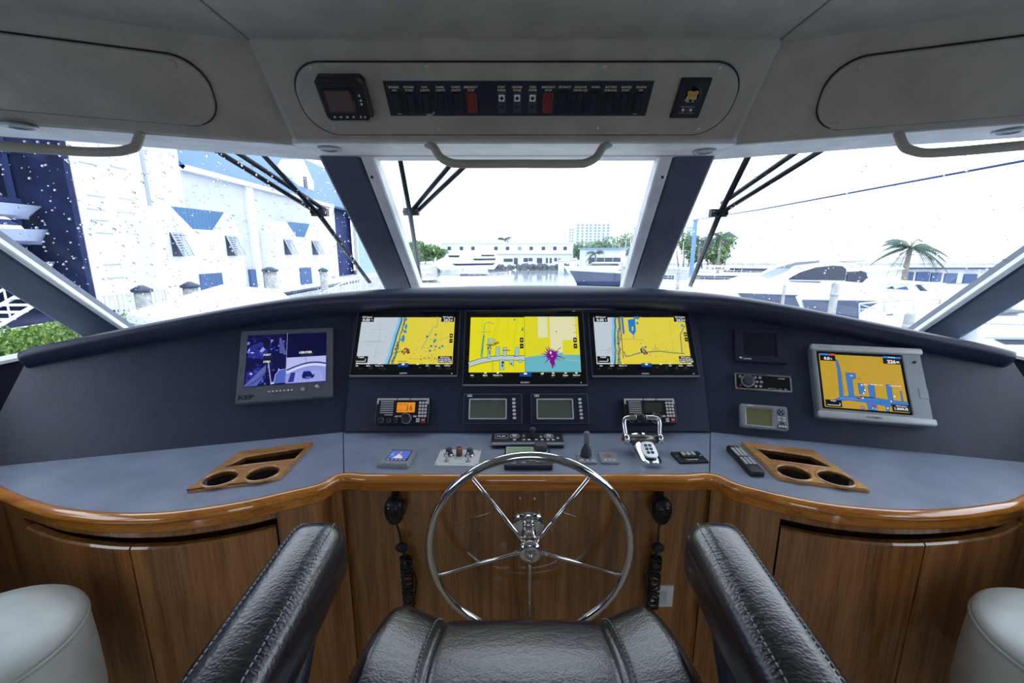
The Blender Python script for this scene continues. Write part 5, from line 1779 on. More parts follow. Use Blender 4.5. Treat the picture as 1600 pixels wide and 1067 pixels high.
# seat: finer grid so the seam grooves between the bolsters and the middle read
nx, ny = 96, 40
x0, x1, y0, y1 = -.325, .372, .33, .865
L = []
for j in range(ny + 1):
    v = -1 + 2 * j / ny
    ev = max(0.0, (abs(v) - .72) / .28)
    prof = math.sqrt(max(0.0, 1 - ev ** 2.0))
    y = (y0 + y1) / 2 + (y1 - y0) / 2 * v
    row = []
    for i in range(nx + 1):
        u = -1 + 2 * i / nx
        eu = max(0.0, (abs(u) - .84) / .16)
        pu = math.sqrt(max(0.0, 1 - eu ** 2.0))
        wx = (x1 - x0) / 2 * (1 - .16 * max(0, v - .25) ** 1.5)
        bul = .012 * (1 - min(1, abs(abs(u) - .78) / .24)) * max(0.0, v)
        row.append(v3((x0 + x1) / 2 + wx * u, y + bul - .012 * (1 - u * u) * (v > 0) * v ** 6 + .0, .745 + (.110 + seat_top(u, v)) * (.12 + .88 * pu * prof)))
    L.append(row)
m = MB(); m.loops(L, sm=True, closed=False, cap0=False, cap1=False)
# skirt and underside
rim = [r[0] for r in L] + L[-1][1:] + [r[-1] for r in reversed(L[:-1])] + list(reversed(L[0][1:-1]))
low = [v3(p.x, p.y, .715) for p in rim]
m.loops([rim, low], sm=True, cap0=False, cap1=True)
m.xf(Matrix.Translation(-C0)); seat = child(m, 'seat', 'black_leather', ch)


def stitches(name, path, parent, mats='thread', off=v3(0, 0, .0016), l=.0062, gap=.0105, r=.0013):
    """row of short thread stitches lying along a seam"""
    P = [Vector(p) for p in path]
    m = MB()
    d = 0.0; nxt = 0.0
    for a, b in zip(P[:-1], P[1:]):
        s_ = (b - a).length
        while nxt < d + s_:
            q = a + (b - a) * ((nxt - d) / s_)
            tdir = (b - a).normalized()
            m.tube([q + off, q + off + tdir * l], r, 5)
            nxt += gap
        d += s_
    m.xf(Matrix.Translation(-C0))
    o = m.build(name, mats, parent)
    o['kind'] = 'stuff'
    return o


for us in (-.575, .575, -.93, .93):
    i = int(round((us + 1) / 2 * nx))
    path = [L[j][i] for j in range(3, ny - 1)]
    stitches('stitching', path, seat, 'dark_thread' if abs(us) > .9 else 'thread', v3(0, 0, .0012))
# cross seam near the hip end of the cushion
# arms
for (sg, xa, xb, ya, yb, skew) in ((-1, -.462, -.330, .30, .845, -.022), (1, .336, .468, .30, .845, .040)):
    arm_l = []
    nseg, npr = 44, 40
    for j in range(nseg + 1):
        s_ = .85 * j / 28 if j <= 28 else .85 + .15 * sin(pi / 2 * (j - 28) / 16)
        y = ya + (yb - ya) * s_
        e = max(0.0, (s_ - .85) / .15); e0 = max(0.0, (.06 - s_) / .06)
        k1 = math.sqrt(max(0.0004, 1 - e ** 2.4)) * math.sqrt(max(.3, 1 - e0 ** 2))
        cx = (xa + xb) / 2 + skew * (s_ - .35)
        w_ = (xb - xa) / 2 * (.10 + .90 * math.sqrt(max(0, 1 - e ** 2.0))) if e > 0 else (xb - xa) / 2
        zt = 1.102 - .035 * (1 - k1); zb = .965 + .03 * (1 - k1)
        row = []
        for i in range(npr):
            a = 2 * pi * i / npr
            u, w = sq(cos(a), .72), sq(sin(a), .72)
            row.append(v3(cx + w_ * u * (k1 * .35 + .65), y, (zt + zb) / 2 + (zt - zb) / 2 * w * (k1 * .75 + .25)))
        arm_l.append(row)
    m = MB(); m.loops(arm_l, sm=True); m.xf(Matrix.Translation(-C0)); ao = child(m, 'arm_pad', 'arm_leather', ch)
    for i in (7, 13):
        stitches('stitching', [arm_l[j][i] + v3(0, 0, .0) for j in range(2, nseg - 7)], ao, 'thread', v3(0, 0, .0008) + v3((1 if i == 7 else -1) * .0008, 0, 0))
    xm = (xa + xb) / 2
    m = MB(); m.tube([(xm + skew * .25, .72, .99), (xm, .62, .90), (xm - sg * .03, .5, .78), (xm - sg * .06, .42, .72)], [.03, .032, .034, .034], 12); m.xf(Matrix.Translation(-C0)); child(m, 'arm_bracket', 'navy_plastic', ch)
# low back, just behind the camera's lower edge
L = padded(0, -.30, .34, -.07, .07, 0, .42, .5, lambda u, v: 0, pw=.5)
m = MB(); m.loops(L, sm=True); m.xf(Matrix.Translation((0, .255, .99)) @ Matrix.Rotation(.12, 4, 'X')); m.xf(Matrix.Translation(-C0)); child(m, 'backrest', 'black_leather', ch)
m = MB(); m.lathe([(.20, 0), (.20, .02), (.06, .04), (.05, .1), (.05, .66), (.09, .70), (.16, .715)], 28); m.xf(Matrix.Translation((.02, .58, 0)) @ Matrix.Translation(-C0)); child(m, 'pedestal', 'satin_steel', ch)
m = MB(); m.tube(catmull([(-.16, .66, .28), (-.18, .86, .27), (.02, .92, .265), (.22, .86, .27), (.20, .66, .28)], 8), .014, 10); m.xf(Matrix.Translation(-C0)); child(m, 'footrest', 'satin_steel', ch)


# ================================================================== WHITE STOOLS
def stool(label, cx, cy, zt, r):
    t = thing('round_stool', label, 'stool', (cx, cy, 0))
    pr_ = []
    for (a, b) in ((.72, .0), (.90, .01), (.985, .05), (1, .10), (1, .20), (.985, .28), (.965, .305), (.955, .315)):
        pr_.append((r * a, zt - .33 + b))
    m = MB(); m.lathe(pr_, 48); child(m, 'drum', 'white_leather', t)
    m = MB(); m.lathe([(r * .955, zt - .018), (r * .975, zt - .010), (r * .965, zt - .001), (r * .90, zt + .010), (r * .7, zt + .018), (r * .4, zt + .022), (r * .05, zt + .023)], 48); child(m, 'top_pad', 'white_leather', t)
    m = MB(); m.tube([(r * .972 * cos(2 * pi * k / 64), r * .972 * sin(2 * pi * k / 64), zt - .016) for k in range(64)], .004, 8, closed=True); child(m, 'piping', 'white_leather', t)
    m = MB()
    for zo in (-.022, -.008):
        for k in range(150):
            a = 2 * pi * k / 150; b = a + .026
            rr = r * (.990 if zo < -.01 else .978)
            m.tube([(rr * cos(a), rr * sin(a), zt + zo), (rr * cos(b), rr * sin(b), zt + zo)], .0009, 4)
    o = child(m, 'stitching', 'pale_plastic', t); o['kind'] = 'stuff'
    m = MB(); m.lathe([(.17, 0), (.17, .015), (.05, .03), (.035, .06), (.035, zt - .34), (.12, zt - .325)], 24); child(m, 'pedestal', 'satin_steel', t)


stool('round white leather stool at the left edge of the photo', -1.215, .80, .785, .192)
stool('round white leather stool at the right edge of the photo', 1.305, .80, .775, .192)

# ================================================================== WINDSCREEN WIPERS (outside the glass)
PANES = {}
for nm, q in (('c', (mlb, mrb, mlt)), ('l', (clb, mlb, clt)), ('r', (mrb, crb, mrt))):
    nn = (q[1] - q[0]).cross(q[2] - q[0]).normalized()
    if nn.y < 0: nn = -nn
    PANES[nm] = (q[0] + nn * .04, nn)


def wiper(label, pane_k, blade, arms, joint):
    p0, nn = PANES[pane_k]
    H = lambda q, o=0.0: hit(q[0], q[1], p0 + nn * o, nn)
    j = H(joint)
    t = thing('windscreen_wiper', label, 'wiper', j, 'windscreen wipers')
    B = [H(q, -.012) - j for q in blade]
    m = MB(); m.tube(B, [.009, .012, .010][:len(B)] if len(B) == 3 else .010, 6); child(m, 'blade_spine', 'wiper_black', t)
    off_ = (B[-1] - B[0]).normalized().cross(nn) * .010
    m = MB(); m.tube([b + off_ - nn * .008 for b in B], .004, 5); child(m, 'rubber_edge', 'rubber', t)
    for a in arms:
        A = [H(q, .01) - j for q in a]
        m = MB(); m.tube(A, .011, 8); child(m, 'arm', 'wiper_black', t)
    m = MB(); m.box((0, 0, 0), (.075, .03, .035)); child(m, 'joint_block', 'wiper_black', t)
    for k in (-1, 1):
        m = MB(); m.ball((k * .03, -.02, 0), .010, 8, 6); child(m, 'joint_pin', 'rubber', t)


wiper('windscreen wiper on the left pane in front of the boathouse', 'l', [(392, 222), (500, 337), (577, 441)], [[(305, 215), (496, 332)], [(335, 215), (508, 328)]], (500, 332))
wiper('windscreen wiper on the narrow centre pane', 'c', [(620, 225), (640, 330), (658, 448)], [[(725, 232), (643, 330)], [(755, 232), (651, 331)]], (643, 331))
wiper('windscreen wiper on the right pane', 'r', [(1182, 215), (1122, 338), (1078, 446)], [[(1272, 218), (1128, 318)], [(1320, 212), (1124, 334)]], (1122, 333))
# ================================================================== OUTSIDE: WATER, QUAY, BOATHOUSE, FAR SHORE
ZW = -2.95            # water level
ZQ = -1.35            # quay level
m = MB(); m.box((0, 180, ZW - .1), (900, 620, .2))
struct('water', m, 'water')
m = MB(); m.box((-48, 45, ZQ - 1), (60, 170, 2))
struct('quay', m, 'concrete')
m = MB(); m.box((70, 70, ZQ - 1.3), (70, 70, 2)); m.box((0, 330, ZW + .1), (800, 310, 1.2))
struct('far_bank', m, 'concrete')

XF = -22.0


def facade(pxs, X, depth):
    """outline seen on a wall parallel to the boat's side, as a solid of given depth"""
    P = [hx(a, b, X) for a, b in pxs]
    m = MB()
    n = len(P)
    vs = P + [p + v3(-depth, 0, 0) for p in P]
    fs = [tuple(range(n)), tuple(reversed(range(n, 2 * n)))] + [(i, n + i, n + (i + 1) % n, (i + 1) % n) for i in range(n)]
    m.add(vs, fs)
    return m


bh = thing('boathouse', 'long white and grey boathouse with blue roof beyond the left windscreen pane', 'building', (XF, 40, ZQ))


def bpart(m, nm, mt, par=None):
    m.xf(Matrix.Translation((-XF, -40, -ZQ))); return child(m, nm, mt, par or bh)


YA = 22.6; Y1, Y2, Y3, Y4, Y5 = 27.0, 30.0, 54.0, 62.0, 80.0
zE = hx(280, 264, XF).z
m = MB(); m.box((XF - 4, (YA + Y1) / 2, ZQ + 9), (8, Y1 - YA, 18)); bpart(m, 'bay_wall', 'white_paint')
m = MB(); m.box((XF - 4.02, (Y1 + Y2) / 2, ZQ + 9), (8, Y2 - Y1, 18)); bpart(m, 'siding_wall', 'clapboard')
m = MB(); m.tube([(XF + .06, Y1, ZQ), (XF + .06, Y1, ZQ + 18)], .10, 8); bpart(m, 'downpipe', 'shutter_grey')
m = MB(); m.tube([(XF + .14, Y1, ZQ), (XF + .14, Y1, ZQ + 2.4)], .13, 8); bpart(m, 'downpipe_foot', 'dark_window')
# faint vents in rows on the first wall
for (a, b) in ((137, 255), (185, 262), (150, 306), (198, 311), (150, 327), (200, 332), (156, 344), (207, 347), (163, 364), (210, 366), (175, 413), (219, 414), (180, 434), (222, 435)):
    q = hx(a, b, XF); m = MB(); m.box((q.x + .03, q.y, q.z), (.06, 1.0, .06)); bpart(m, 'vent_bar', 'shutter_grey')
# grey sheet walls between white pilasters, blue doors below
m = MB(); m.box((XF - .2, (Y2 + Y3) / 2, (ZQ + zE) / 2), (.4, Y3 - Y2, zE - ZQ)); bpart(m, 'sheet_wall', 'grey_sheet')
m = MB(); m.box((XF - .2, (Y4 + Y5) / 2, (ZQ + 11.2) / 2), (.4, Y5 - Y4, 11.2 - ZQ)); bpart(m, 'end_wall', 'pale_blue')
for (px_, wd) in ((397, .9), (502, 1.0), (520, .9)):
    q = hx(px_, 390, XF); m = MB(); m.box((XF + .12, q.y, (ZQ + zE) / 2), (.25, wd, zE - ZQ)); bpart(m, 'pilaster', 'white_paint')
m = MB(); m.box((XF + .2, (Y2 + Y3) / 2, zE + .1), (.5, Y3 - Y2, .35)); bpart(m, 'eave', 'white_paint')
m = MB(); m.box((XF + .1, 50.5, (ZQ + zE) / 2), (.25, 6.0, zE - ZQ - .5)); bpart(m, 'white_bay', 'clapboard')
# big roof
zR = 15.2; XRD = -30.5
m = MB(); m.add([(XF + .4, Y2, zE + .2), (XF + .4, Y5, zE + .2), (XRD, Y5, zR), (XRD, Y2, zR), (XF + .2, Y2, zE), (XF + .2, Y5, zE), (XRD, Y5, zR - .4), (XRD, Y2, zR - .4)],
                [(0, 1, 2, 3), (7, 6, 5, 4), (0, 4, 5, 1), (2, 1, 5, 6), (0, 3, 7, 4), (3, 2, 6, 7)]); bpart(m, 'roof', 'blue_roof')
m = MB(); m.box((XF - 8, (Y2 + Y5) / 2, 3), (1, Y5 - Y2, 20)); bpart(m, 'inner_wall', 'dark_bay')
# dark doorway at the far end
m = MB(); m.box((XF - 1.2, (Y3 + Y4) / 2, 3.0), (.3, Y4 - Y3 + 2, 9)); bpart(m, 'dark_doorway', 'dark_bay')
for y in (Y3 + .2, Y4 - .2):
    m = MB(); m.box((XF, y, 3), (.4, .4, 9)); bpart(m, 'door_post', 'white_paint')
# twin gabled fronts
XG = -20.4
for k, (outline, roof_, sh, dr) in enumerate((
        ([(240, 345), (266, 322), (301, 358), (335, 360), (353, 332), (377, 365), (388, 462), (250, 480)], [(266, 322), (353, 332), (335, 361), (301, 359)], [(276, 382, 17, 37), (361, 384, 15, 31)], (329, 440, 34, 26)),
        ([(436, 365), (447, 346), (463, 370), (478, 371), (486, 350), (500, 370), (520, 440), (440, 452)], [(447, 346), (486, 350), (478, 372), (463, 371)], [(449, 386, 10, 24), (492, 387, 9, 22)], (477, 431, 17, 26)))):
    m = facade(outline, XG, 1.9); bpart(m, 'gabled_front', 'clapboard')
    P = [hx(a, b, XG - .15) for a, b in roof_]
    c_ = hx(sum(a for a, b in roof_) / 4, 200, XG - 4)
    top = [p + v3(-2.2, 0, .6 if i < 2 else .0) for i, p in enumerate(P)]
    m = MB(); m.add([P[3], P[2], P[1], P[0]] + [q + v3(-.25, 0, 0) for q in (P[3], P[2], P[1], P[0])], [(0, 1, 2, 3), (7, 6, 5, 4), (0, 4, 5, 1), (1, 5, 6, 2), (2, 6, 7, 3), (3, 7, 4, 0)]); bpart(m, 'valley_roof', 'blue_roof')
    for (a, b, w_, h_) in sh:
        q0, q1 = hx(a - w_ / 2, b, XG), hx(a + w_ / 2, b, XG); zt, zb = hx(a, b - h_ / 2, XG).z, hx(a, b + h_ / 2, XG).z
        yy, wy = (q0.y + q1.y) / 2, abs(q1.y - q0.y)
        m = MB(); m.box((XG + .03, yy, (zt + zb) / 2), (.06, wy, zt - zb)); wn = bpart(m, 'window_opening', 'dark_window')
        m = MB(); n_ = 9
        for i in range(n_):
            s_ = (i + .5) / n_
            m.box((XG + .1 + .55 * s_, yy, zt + (zb - zt) * s_ * .98), (.10, wy, (zt - zb) / n_ * .62))
        for yo in (-wy / 2, 0, wy / 2):
            m.tube([(XG + .1, yy + yo, zt), (XG + .65, yy + yo, zb + .03)], .05, 6)
        bpart(m, 'louvred_shutter', 'shutter_grey')
    a, b, w_, h_ = dr
    q0, q1 = hx(a - w_ / 2, b, XG), hx(a + w_ / 2, b, XG); zt, zb = hx(a, b - h_ / 2, XG).z, ZQ
    m = MB(); m.box((XG + .05, (q0.y + q1.y) / 2, (zt + zb) / 2), (.14, abs(q1.y - q0.y), zt - zb)); bpart(m, 'blue_door', 'blue_door')
for (a0, a1, b) in ((389, 412, 421), (419, 443, 419)):
    q0, q1 = hx(a0, b, XF + .1), hx(a1, b, XF + .1)
    m = MB(); m.box((XF + .1, (q0.y + q1.y) / 2, (q0.z + ZQ) / 2), (.2, abs(q1.y - q0.y), q0.z - ZQ)); bpart(m, 'blue_door', 'blue_door')
# dormer on the roof
DX = -23.4
m = facade([(464, 268), (474, 249), (490, 284), (491, 302), (466, 300)], DX, 2.5); dm = bpart(m, 'dormer', 'white_paint')
m = facade([(475, 276), (479, 276), (482, 300), (477, 300)], DX + .1, .1); bpart(m, 'dormer_louvre', 'dark_window', dm)

# open bay with racked boats
bay = thing('boat_rack', 'dark open storage bay stacked with boats at the far left', 'rack', (-26, 15, ZQ))


def baypart(m, nm, mt):
    m.xf(Matrix.Translation((26, -15, -ZQ))); return child(m, nm, mt, bay)


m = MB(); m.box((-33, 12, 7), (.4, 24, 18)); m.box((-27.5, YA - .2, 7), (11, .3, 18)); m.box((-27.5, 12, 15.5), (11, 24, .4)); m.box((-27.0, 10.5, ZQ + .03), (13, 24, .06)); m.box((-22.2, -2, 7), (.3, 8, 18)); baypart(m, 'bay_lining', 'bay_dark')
for z in (.2, 2.1, 4.2, 6.5, 9.0):
    m = MB(); m.box((-24.6, 12.3, z), (.25, 20, .22)); baypart(m, 'rack_beam', 'rack_steel')
for y in (4, 10, 16, 22):
    m = MB(); m.box((-24.6, y, 5), (.2, .2, 13)); baypart(m, 'rack_post', 'rack_steel')


# ---- boats
def boat(name, label, pos, yaw, L, B, H, hull='gelcoat', cab=True, glass='navy_glass', deckhouse=(.30, .72, .75), rail_=True, tag_group=None, flare=.25, hardtop=False, strip_=None):
    """hull along local +X (bow), water line at local z=0"""
    M = Matrix.Translation(pos) @ Matrix.Rotation(yaw, 4, 'Z')
    t = thing(name, label, 'boat', M, tag_group)
    rows = []
    for k in range(13):
        s_ = k / 12
        b = B / 2 * (1 - s_ ** 3.2) ** .8 * (.90 + .10 * min(1, s_ * 4)) + .01
        sh = H * (1 + flare * s_ ** 2)
        x = -L / 2 + L * s_
        row = []
        for j in range(9):
            a = -1 + j / 4
            u = abs(a)
            y = b * (1 - (1 - u) ** 1.0) if u < .5 else b * (.82 + .18 * (u - .5) * 2) if u > .5 else b * .82
            y = b * (1.64 * u) if u <= .5 else b * (.82 + .36 * (u - .5))
            z = -.25 * H + (.30 * H) * (u / .5) if u <= .5 else .05 * H + (sh - .05 * H) * (u - .5) * 2
            row.append((x + (L * .10 * s_ ** 4) * (max(0, u - .5) * 2), y if a > 0 else -y, z))
        rows.append(row)
    m = MB(); m.loops(rows, sm=True, closed=True); smooth_angle(child(m, 'hull', hull, t), 35)
    if strip_:
        m = MB()
        for sg in (-1, 1):
            m.tube([(r_[8 if sg > 0 else 0][0], r_[8 if sg > 0 else 0][1] * 1.01, r_[8][2] * .82) for r_ in rows[:-1]], .05 * H, 5)
        child(m, 'rub_rail', strip_, t)
    if cab:
        x0, x1, hh = -L / 2 + L * deckhouse[0] * .6, -L / 2 + L * deckhouse[1], H * deckhouse[2]
        bw_ = B * .36
        def house(z0, z1, f0, f1, w0, w1, mt, nm, xa, xb):
            mm = MB()
            P0 = [(xa, -w0, z0), (xb - f0 * .4, -w0, z0), (xb, -w0 * .55, z0), (xb, w0 * .55, z0), (xb - f0 * .4, w0, z0), (xa, w0, z0)]
            P1 = [(xa + .1, -w1, z1), (xb - f1 - f0 * .4, -w1, z1), (xb - f1, -w1 * .55, z1), (xb - f1, w1 * .55, z1), (xb - f1 - f0 * .4, w1, z1), (xa + .1, w1, z1)]
            mm.loops([P0, P1]); return child(mm, nm, mt, t)
        zd = H * 1.02
        house(zd - .1 * H, zd + hh * .35, L * .12, L * .03, bw_ * 1.05, bw_ * 1.02, 'gelcoat', 'cabin_side', x0, x1)
        house(zd + hh * .35, zd + hh * .82, L * .12, L * .10, bw_ * .99, bw_ * .84, glass, 'window_band', x0 + .1, x1 - L * .02)
        house(zd + hh * .80, zd + hh, L * .12, L * .05, bw_ * .92, bw_ * .86, 'gelcoat', 'cabin_roof', x0 - L * .03, x1 - L * .09)
    if hardtop:
        m = MB(); m.slab(L * .34, B * .72, H * .10, .3, .05, -L * .12, 0, H * 2.35); child(m, 'hard_top', 'gelcoat', t)
        for sx in (-1, 1):
            for xx in (-.24, .02):
                m = MB(); m.tube([(L * xx, sx * B * .30, H * 1.1), (L * (xx - .01), sx * B * .28, H * 2.36)], .05, 6); child(m, 'hard_top_leg', 'satin_steel', t)
    if rail_:
        m = MB()
        for sg in (-1, 1):
            idx = 8 if sg > 0 else 0
            top = [Vector(r_[idx]) + v3(0, -.06 * sg, .55) for r_ in rows[4:12]]
            m.tube(top, .022, 6)
            m.tube([p - v3(0, 0, .27) for p in top], .012, 5)
            for p in top: m.tube([p, p - v3(0, 0, .56)], .018, 5)
        child(m, 'bow_rail', 'satin_steel', t)
    return t


RB = 'boats stacked in the dark storage bay'
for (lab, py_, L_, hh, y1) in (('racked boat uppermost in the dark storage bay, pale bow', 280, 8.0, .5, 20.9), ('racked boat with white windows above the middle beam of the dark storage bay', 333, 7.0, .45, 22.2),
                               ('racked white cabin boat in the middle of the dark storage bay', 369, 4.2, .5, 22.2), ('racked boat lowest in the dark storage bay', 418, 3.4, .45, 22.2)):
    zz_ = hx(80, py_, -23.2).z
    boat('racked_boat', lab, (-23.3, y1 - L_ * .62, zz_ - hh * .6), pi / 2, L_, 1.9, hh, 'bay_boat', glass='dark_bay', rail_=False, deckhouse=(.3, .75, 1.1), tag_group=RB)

# white canopy roof right alongside, lower left of the windscreen
P = [hz(a, b, .35) for a, b in ((196, 487), (345, 444), (440, 452), (470, 475), (330, 505))]
t = thing('white_canopy', 'bright white boat canopy just beyond the left end of the dash', 'canopy', v3(sum(p.x for p in P) / 5, sum(p.y for p in P) / 5, .35))
c_ = t.matrix_world.translation
m = MB(); m.prism(ccw([(p.x - c_.x, p.y - c_.y) for p in P]), -.25, 0, .08); child(m, 'top', 'gelcoat', t)
for p in P[:4]:
    m = MB(); m.tube([(p.x * .97 + c_.x * .03 - c_.x, p.y * .97 + c_.y * .03 - c_.y, -.2), (p.x * .97 + c_.x * .03 - c_.x, p.y * .97 + c_.y * .03 - c_.y, -3.6)], .04, 8); child(m, 'leg', 'satin_steel', t)


# ---- quayside railings, pilings, hedge, stairs
def railing(label, a, b, z, h_, n_, mt='white_paint', x_brace=False):
    A, B_ = Vector(a), Vector(b)
    t = thing('railing', label, 'railing', v3(A.x, A.y, z))
    d = B_ - A
    for zz_ in (h_, h_ * .15):
        m = MB(); m.tube([(0, 0, zz_), (d.x, d.y, d.z + zz_)], .045, 6); child(m, 'rail', mt, t)
    for k in range(n_ + 1):
        p = d * (k / n_); big = k % 4 == 0
        m = MB(); m.box((p.x, p.y, p.z + h_ / 2), (.11 if big else .05, .11 if big else .05, h_ * (1.08 if big else 1))); child(m, 'post' if big else 'baluster', mt, t)
    return t


q0, q1 = hx(160, 488, -18.5), hx(262, 476, -18.5)
railing('white quayside railing in front of the storage bay', (q0.x, q0.y, 0), (q1.x, q1.y, 0), ZQ, 1.1, 16)
q0, q1 = hx(500, 456, -13), hx(562, 430, -13)
railing('white gangway railing at the foot of the left mullion', (-13, q0.y, 0), (-13, q1.y, .9), ZW + .6, 1.3, 12)
PG = 'dock pilings'
for (px_, py_, X, w_, lab) in ((222, 456, -17, .33, 'concrete dock piling with dark cap nearest the white railing'), (297, 449, -17, .36, 'concrete dock piling with dark cap before the first gabled front'), (422, 424, -16, .4, 'concrete dock piling with dark cap left of the second gabled front'), (505, 424, -15, .3, 'concrete dock piling with dark cap beside the gangway')):
    p = hx(px_, py_, X)
    t = thing('dock_piling', lab, 'piling', (p.x, p.y, ZW - .5), PG)
    hh = p.z - ZW + .5
    m = MB(); m.lathe([(w_, 0), (w_ * .95, hh)], 12); child(m, 'shaft', 'piling_wood', t)
    m = MB(); m.lathe([(w_ * 1.25, hh), (w_ * 1.25, hh + .12), (w_ * .3, hh + .3)], 12); child(m, 'cap', 'dark_window', t)
for (px_, py_, Y, w_, lab) in ((1306, 444, 15, .13, 'pale wooden piling standing in front of the dark windowed yacht'), (1226, 447, 17, .06, 'thin dark mooring post left of the pale wooden piling'), (1422, 492, 11, .12, 'short capped piling by the foot of the right corner post'),
                               (896, 404, 95, .9, 'broad white piling in the water before the far building'), (877, 406, 100, .7, 'narrower white piling in the water before the far building'), (797, 424, 60, .16, 'thin piling in the middle of the basin'), (973, 410, 40, .12, 'thin pale piling beside the right mullion'),
                               (1061, 420, 36, .14, 'thin pale piling right of the right mullion')):
    p = hy(px_, py_, Y)
    t = thing('mooring_piling', lab, 'piling', (p.x, p.y, ZW - .5), PG)
    hh = p.z - ZW + .5
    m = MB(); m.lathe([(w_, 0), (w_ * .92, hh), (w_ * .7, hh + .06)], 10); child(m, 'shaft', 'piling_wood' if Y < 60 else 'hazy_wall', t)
    m = MB(); m.lathe([(w_ * 1.06, hh * .9), (w_ * 1.06, hh * .93)], 10); child(m, 'band', 'shutter_grey', t)

# low quay wall with dark top in front of the second gabled front
t = thing('quay_wall', 'low stained concrete quay wall with a dark rail below the second gabled front', 'wall', (-16.5, 33, ZQ))
m = MB(); m.box((0, 4.5, -.5), (.5, 17, 1.0)); child(m, 'wall_body', 'concrete', t)
m = MB(); m.tube([(.2, -4, .12), (.2, 13, .12)], .12, 8); child(m, 'fender_rail', 'dark_window', t)


def leaf_cloud(m, R, c, rad, n, sz):
    for i in range(n):
        while True:
            p = Vector((R.uniform(-1, 1), R.uniform(-1, 1), R.uniform(-1, 1)))
            if .35 < p.length < 1: break
        q = Vector((c[0] + p.x * rad[0], c[1] + p.y * rad[1], c[2] + p.z * rad[2]))
        a = Vector((R.gauss(0, 1), R.gauss(0, 1), R.gauss(0, 1))).normalized(); b = a.orthogonal().normalized()
        s_ = sz * R.uniform(.6, 1.4)
        m.add([q - a * s_, q + b * s_ * .5, q + a * s_, q - b * s_ * .5], [(0, 1, 2, 3)])


def bush(name, label, cat, c, rad, n, sz, mt, trunk=True, group=None, blobs=6, seed=0):
    R = random.Random(seed)
    t = thing(name, label, cat, (c[0], c[1], c[2] - rad[2]), group)
    m = MB()
    for k in range(blobs):
        o = (R.uniform(-.55, .55) * rad[0], R.uniform(-.5, .5) * rad[1], rad[2] + R.uniform(-.4, .5) * rad[2])
        s_ = R.uniform(.4, .6)
        leaf_cloud(m, R, o, (rad[0] * s_, rad[1] * s_, rad[2] * s_), n // blobs, sz)
    o = child(m, 'foliage', mt, t); o['kind'] = 'stuff'
    if trunk:
        for k in range(3):
            m = MB(); x = (k - 1) * rad[0] * .4
            m.tube([(x * .5, 0, -rad[2] * .3), (x * .8, 0, rad[2] * .4), (x, 0, rad[2] * 1.1)], [.05 * rad[2], .04 * rad[2], .015 * rad[2]], 6); child(m, 'trunk', 'trunk', t)


p = hx(40, 536, -13.5)
bush('hedge', 'bright green hedge seen through the left side window', 'hedge', (-13.5, 11.6, -1.0), (1.0, 3.6, .75), 14000, .055, 'hedge_green', False, seed=4, blobs=16)
t = thing('dock_stairs', 'white metal stairs with handrail beyond the hedge at the far left', 'stairs', (-17.5, 13.0, ZQ))
for k in range(7):
    m = MB(); m.box((0, k * .42, .2 + k * .2), (1.1, .36, .05)); child(m, 'step', 'white_paint', t)
for sx in (-.6, .6):
    m = MB(); m.tube([(sx, -.3, 0.1), (sx, 2.9, 1.6)], .07, 6); child(m, 'stringer', 'white_paint', t)
    m = MB(); m.tube([(sx, -.3, 1.1), (sx, 2.9, 2.6)], .045, 6); child(m, 'handrail', 'white_paint', t)
    for k in range(5):
        m = MB(); m.tube([(sx, -.2 + k * .72, .15 + k * .34), (sx, -.2 + k * .72, 1.15 + k * .34)], .03, 6); child(m, 'post', 'white_paint', t)

# ---- far shore
YFB = 125.0
fb_ = thing('waterfront_building', 'long low white building with a row of small windows across the water', 'building', (0, YFB, ZW))
x0 = hy(690, 400, YFB).x; x1 = hy(895, 400, YFB).x; zt = hy(800, 380, YFB).z


def fpart(m, nm, mt): m.xf(Matrix.Translation((0, -YFB, -ZW))); return child(m, nm, mt, fb_)


m = MB(); m.box(((x0 + x1) / 2, YFB + 6, (zt + ZW) / 2), (x1 - x0, 12, zt - ZW)); fpart(m, 'walls', 'hazy_wall')
m = MB(); m.box(((x0 + x1) / 2, YFB + 6, zt + .1), (x1 - x0 + .6, 12.6, .35)); fpart(m, 'parapet', 'hazy_wall')
m = MB(); m.box(((x0 + x1) / 2, YFB - .1, hy(800, 397, YFB).z), (x1 - x0, .3, .15)); fpart(m, 'string_course', 'shutter_grey')
for px_ in (702, 721, 739, 775, 793, 812, 830, 849, 867, 883):
    q = hy(px_, 388, YFB); m = MB(); m.box((q.x, YFB, q.z), (.95, .2, .95)); fpart(m, 'window', 'hazy_window' if px_ == 812 else 'dark_window')
for (a0, a1, b0, b1) in ((787, 801, 404, 409), (803, 809, 403, 413), (818, 825, 403, 409), (826, 832, 403, 408), (839, 847, 403, 411), (853, 856, 403, 411), (859, 862, 403, 411), (866, 870, 403, 408), (872, 876, 404, 410)):
    q0, q1 = hy(a0, b0, YFB), hy(a1, b1, YFB); m = MB(); m.box(((q0.x + q1.x) / 2, YFB, (q0.z + q1.z) / 2), (q1.x - q0.x, .2, q0.z - q1.z)); fpart(m, 'doorway', 'dark_window')
m = MB()
R = random.Random(8)
for k in range(110):
    m.ball((R.uniform(hy(765, 415, YFB - 5).x, hy(905, 415, YFB - 5).x), YFB - 5 + R.uniform(-.8, .8), ZW + R.uniform(0, 1.2)), R.uniform(.4, .9), 7, 5)
o = m.build('rock_seawall', 'rock'); tag(o, 'dark rock seawall along the foot of the far white building', 'seawall', kind='stuff')

